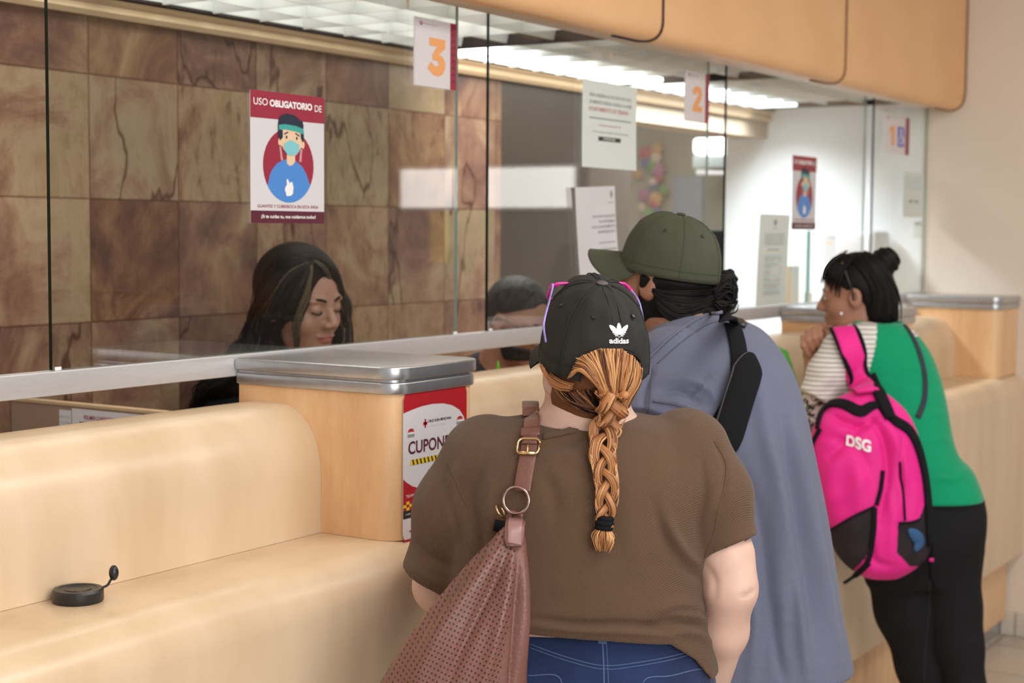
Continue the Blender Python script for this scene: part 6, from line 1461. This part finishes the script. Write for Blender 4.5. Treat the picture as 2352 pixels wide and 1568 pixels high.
def fTh(P):
    Q = (P-hT)@RT/TSc; A = np.abs(Q[:, 1])
    c = head_sdf(P, hT, RT, TSc)-.015
    c = smax(c, np.maximum(-.03-Q[:, 2], Q[:, 0]-.075), .01)
    m_ = stack(P, rows([(592, 655, 730, 3.82, .050), (620, 622, 752, 3.83, .082), (660, 596, 762, 3.83, .096), (710, 576, 760, 3.84, .100), (760, 560, 768, 3.85, .100), (800, 548, 790, 3.86, .098), (850, 535, 800, 3.86, .094), (905, 520, 800, 3.86, .085), (950, 500, 780, 3.86, .075)]), 2.1)
    d = smin(c, m_, .02)
    fr = ell(Q, (.085, .000, -.035), (.085, .056, .108)); fr = smin(fr, ell(Q, (.09, .0, -.10), (.07, .052, .06)), .02)
    d = smax(d, -fr*TSc, .008)
    l = chain(P, [(*q(560, 830, 3.80), .045), (*q(505, 880, 3.82), .035), (*q(468, 905, 3.84), .022), (*q(450, 938, 3.85), .014)], .03); d = smin(d, l, .03)
    r_ = chain(P, [(*q(745, 640, 3.86), .030), (*q(772, 700, 3.84), .030), (*q(782, 770, 3.82), .028), (*q(790, 850, 3.80), .024)], .03); d = smin(d, r_, .02)
    return d+.0050*np.sin(P[:, 2]*62+P[:, 0]*25)*np.clip((1.52-P[:, 2])*8, 0, 1)
wv = lambda pts, ph, a=9: [(u+a*math.sin(v/26+ph), v) for u, v in pts]
foldT = []
for k in range(9):
    s_ = k/8; base = [(706-4*s_, 604), (690-62*s_, 640+6*s_), (680-88*s_, 690), (676-104*s_, 740), (672-122*s_, 790), (668-134*s_, 850)]
    foldT.append((wv(spline(np.array(base, float), 14), k*1.3), .008 if k % 2 else -.007, 7))
foldT += [(wv([(725, 605), (752, 640), (772, 700), (782, 760), (790, 820)], 1), .006, 6), (wv([(735, 606), (765, 650), (785, 710), (795, 780)], 2.5), -.006, 6), (wv([(540, 850), (500, 875), (465, 905), (455, 935)], 0), .006, 6), (wv([(550, 870), (510, 893), (480, 925)], 0), -.006, 6)]
oTh, VTh, FTh = sdf('hair', fTh, (-.86, 3.66, 1.18), (-.32, 4.02, 1.64), .004, M_hairD, pT, folds=foldT)
tTh = bvh((VTh, FTh))
MHT = [M_hairK, M_hairK, M_hairD, M_hairH]
comb(tTh, [[(716, 593), (672, 591), (622, 622), (590, 680), (566, 760)], [(712, 600), (650, 612), (600, 680), (575, 760), (548, 850)], [(714, 602), (665, 640), (625, 720), (600, 800), (570, 900)], [(716, 604), (690, 650), (655, 730), (635, 800), (620, 900)], [(718, 606), (708, 650), (685, 710), (665, 770), (672, 850)]], 420, .0014, MHT, oTh, 'hair_lock', seed=31, jit=5, off=.000, lift=.004, wave=9)
comb(tTh, [[(720, 595), (748, 608), (776, 655), (790, 720), (792, 780)], [(722, 603), (745, 630), (765, 690), (778, 750), (788, 815)], [(718, 600), (755, 620), (785, 680), (795, 740), (798, 800)]], 140, .0013, [M_hairD, M_hairK, M_hairH], oTh, 'side_hair_lock', seed=32, jit=4, off=.001, lift=.004, wave=6)
comb(bvh((VTh, FTh), (VT, FT)), [[(716, 612), (700, 680), (678, 740), (678, 800), (670, 830)], [(716, 612), (712, 670), (700, 712), (682, 745), (690, 790)]], 11, .0013, [M_hairH, M_hairD], oTh, 'face_strand', seed=33, jit=4, off=.004, lift=.006, wave=5)
comb(tTh, [[(545, 850), (500, 868), (462, 890), (446, 915), (452, 940)], [(560, 870), (520, 890), (490, 905), (480, 940)]], 60, .0022, MHT, oTh, 'low_lock', seed=34, jit=5, wave=8)
# --- the man at the next window
pM = person((0, 0), 'person in a dark shirt behind the glass, short greying hair and beard, head bowed'); m0 = q(1175, 900, 4.55); pM.location = Vector(toW(np.array([m0[0], 4.55, 0])))
RM = HR(-40, 20); hM = q(1190, 736, 4.50)
def fMa(P):
    d = head_sdf(P, hM, RM, 1.02, fat=.006)
    d = smin(d, cone(P, q(1165, 780, 4.52), q(1140, 860, 4.56), .056, .068), .03)
    d = smin(d, stack(P, rows([(860, 1080, 1200, 4.57, .07), (930, 1020, 1260, 4.57, .10), (1150, 1030, 1250, 4.57, .11)])), .03)
    for sx, k, lf in ((1030, -1, False), (1255, 1, True)):
        a = q(sx, 930, 4.57); b = q(sx, 1000, 4.50); c_ = q(sx+30, 990, 4.36); d = smin(d, chain(P, [(*a, .05), (*b, .042), (*c_, .03)], .02), .02); d = smin(d, hand_sdf(P, c_, (.2, -.9, 0), (0, 0, 1), 1, .4, lf), .01)
    return d
def mM(C):
    Q = ((C-CAMP)@np.stack([RH, FH, [0, 0, 1]], 1)+[0, 0, EYE]-hM)@RM/1.02
    return np.where((Q[:, 0] > .072) & (np.abs(Q[:, 1]) < .021) & (np.abs(Q[:, 2]+.0655) < .0075), 1, 0)
oM, VM, FM = sdf('body', fMa, (-.30, 4.15, .90), (.25, 4.75, 1.66), .0042, [M_skM, M_lipM], pM, mi=mM)
face_bits(pM, hM, RM, 1.02, M_hairK)
def fMs(P):
    d = stack(P, rows([(808, 1095, 1165, 4.60, .055), (835, 1045, 1200, 4.59, .085), (870, 1010, 1262, 4.58, .11), (950, 1000, 1275, 4.57, .125), (1200, 1005, 1265, 4.57, .13)]), 2.3)
    for sx in (1025, 1258): a = q(sx, 920, 4.57); b = q(sx, 1000, 4.52); d = smin(d, chain(P, [(*a, .062), (*b, .055)], .03), .03)
    return smax(d, -ell(P, q(1180, 822, 4.53), (.062, .060, .06)), .006)
sdf('shirt', fMs, (-.32, 4.36, .88), (.25, 4.78, 1.42), .007, M_dark, pM)
legs(pM, q(1145, 1000, 4.57)[0], 4.57, M_pants)
def fMh(P):
    Q = (P-hM)@RM/1.02; A = np.abs(Q[:, 1]); d = head_sdf(P, hM, RM, 1.02, fat=.006, ears=False)-.006
    reg = np.maximum(-.045-Q[:, 2], np.maximum(Q[:, 0]-.068, (Q[:, 0]+.018)-1.6*np.maximum(0, Q[:, 2]-.012)))
    return smax(d, reg, .006)+.0006*np.sin(Q[:, 0]*300+Q[:, 2]*260)
oMh, VMh, FMh = sdf('hair', fMh, (-.20, 4.34, 1.32), (.16, 4.68, 1.62), .0038, M_hairG, pM)
comb(bvh((VMh, FMh)), [[(1150, 665), (1135, 690), (1128, 725)], [(1180, 658), (1165, 690), (1152, 725)], [(1205, 660), (1190, 690), (1180, 722)], [(1225, 670), (1215, 690), (1208, 715)]], 220, .0006, [M_hairG, M_hairK], oMh, 'short_lock', seed=41, jit=4, short=.6, samp=16)
def fMd(P):
    Q = (P-hM)@RM/1.02; A = np.abs(Q[:, 1]); d = head_sdf(P, hM, RM, 1.02, fat=.006, ears=False)-.0045
    reg = np.maximum(Q[:, 2]+.050-.35*np.maximum(0, .05-Q[:, 0])*.9, .002-Q[:, 0])
    reg = np.maximum(reg, -ell(np.stack([Q[:, 0], A, Q[:, 2]], 1), (.095, 0, -.060), (.03, .022, .012)))
    return smax(d, reg, .005)+.0008*np.sin(Q[:, 0]*500+Q[:, 2]*460+A*300)
sdf('beard', fMd, (-.15, 4.34, 1.28), (.16, 4.68, 1.50), .0036, M_hairG, pM)
sp = thing('spectacles', 'dark rimmed spectacles worn by the bearded teller', 'glasses', toW(hM))
for k in (-1, 1):
    V = [local(hM, RM, (.100, k*.033+y, -.002+z), 1.02) for y, z in rrect(-.024, .024, -.017, .017, .010, 5)]; V.append(V[0]); v, f = tubeg(toW(np.array(V)), .0018, 6); mk('rim', v, f, M_black, sp)
    v, f = tubeg(toW(spline(np.array([local(hM, RM, p, 1.02) for p in ((.100, k*.057, .006), (.060, k*.078, .010), (.0, k*.088, .012), (-.015, k*.086, -.002))]), 12)), .0016, 6); mk('temple', v, f, M_black, sp)
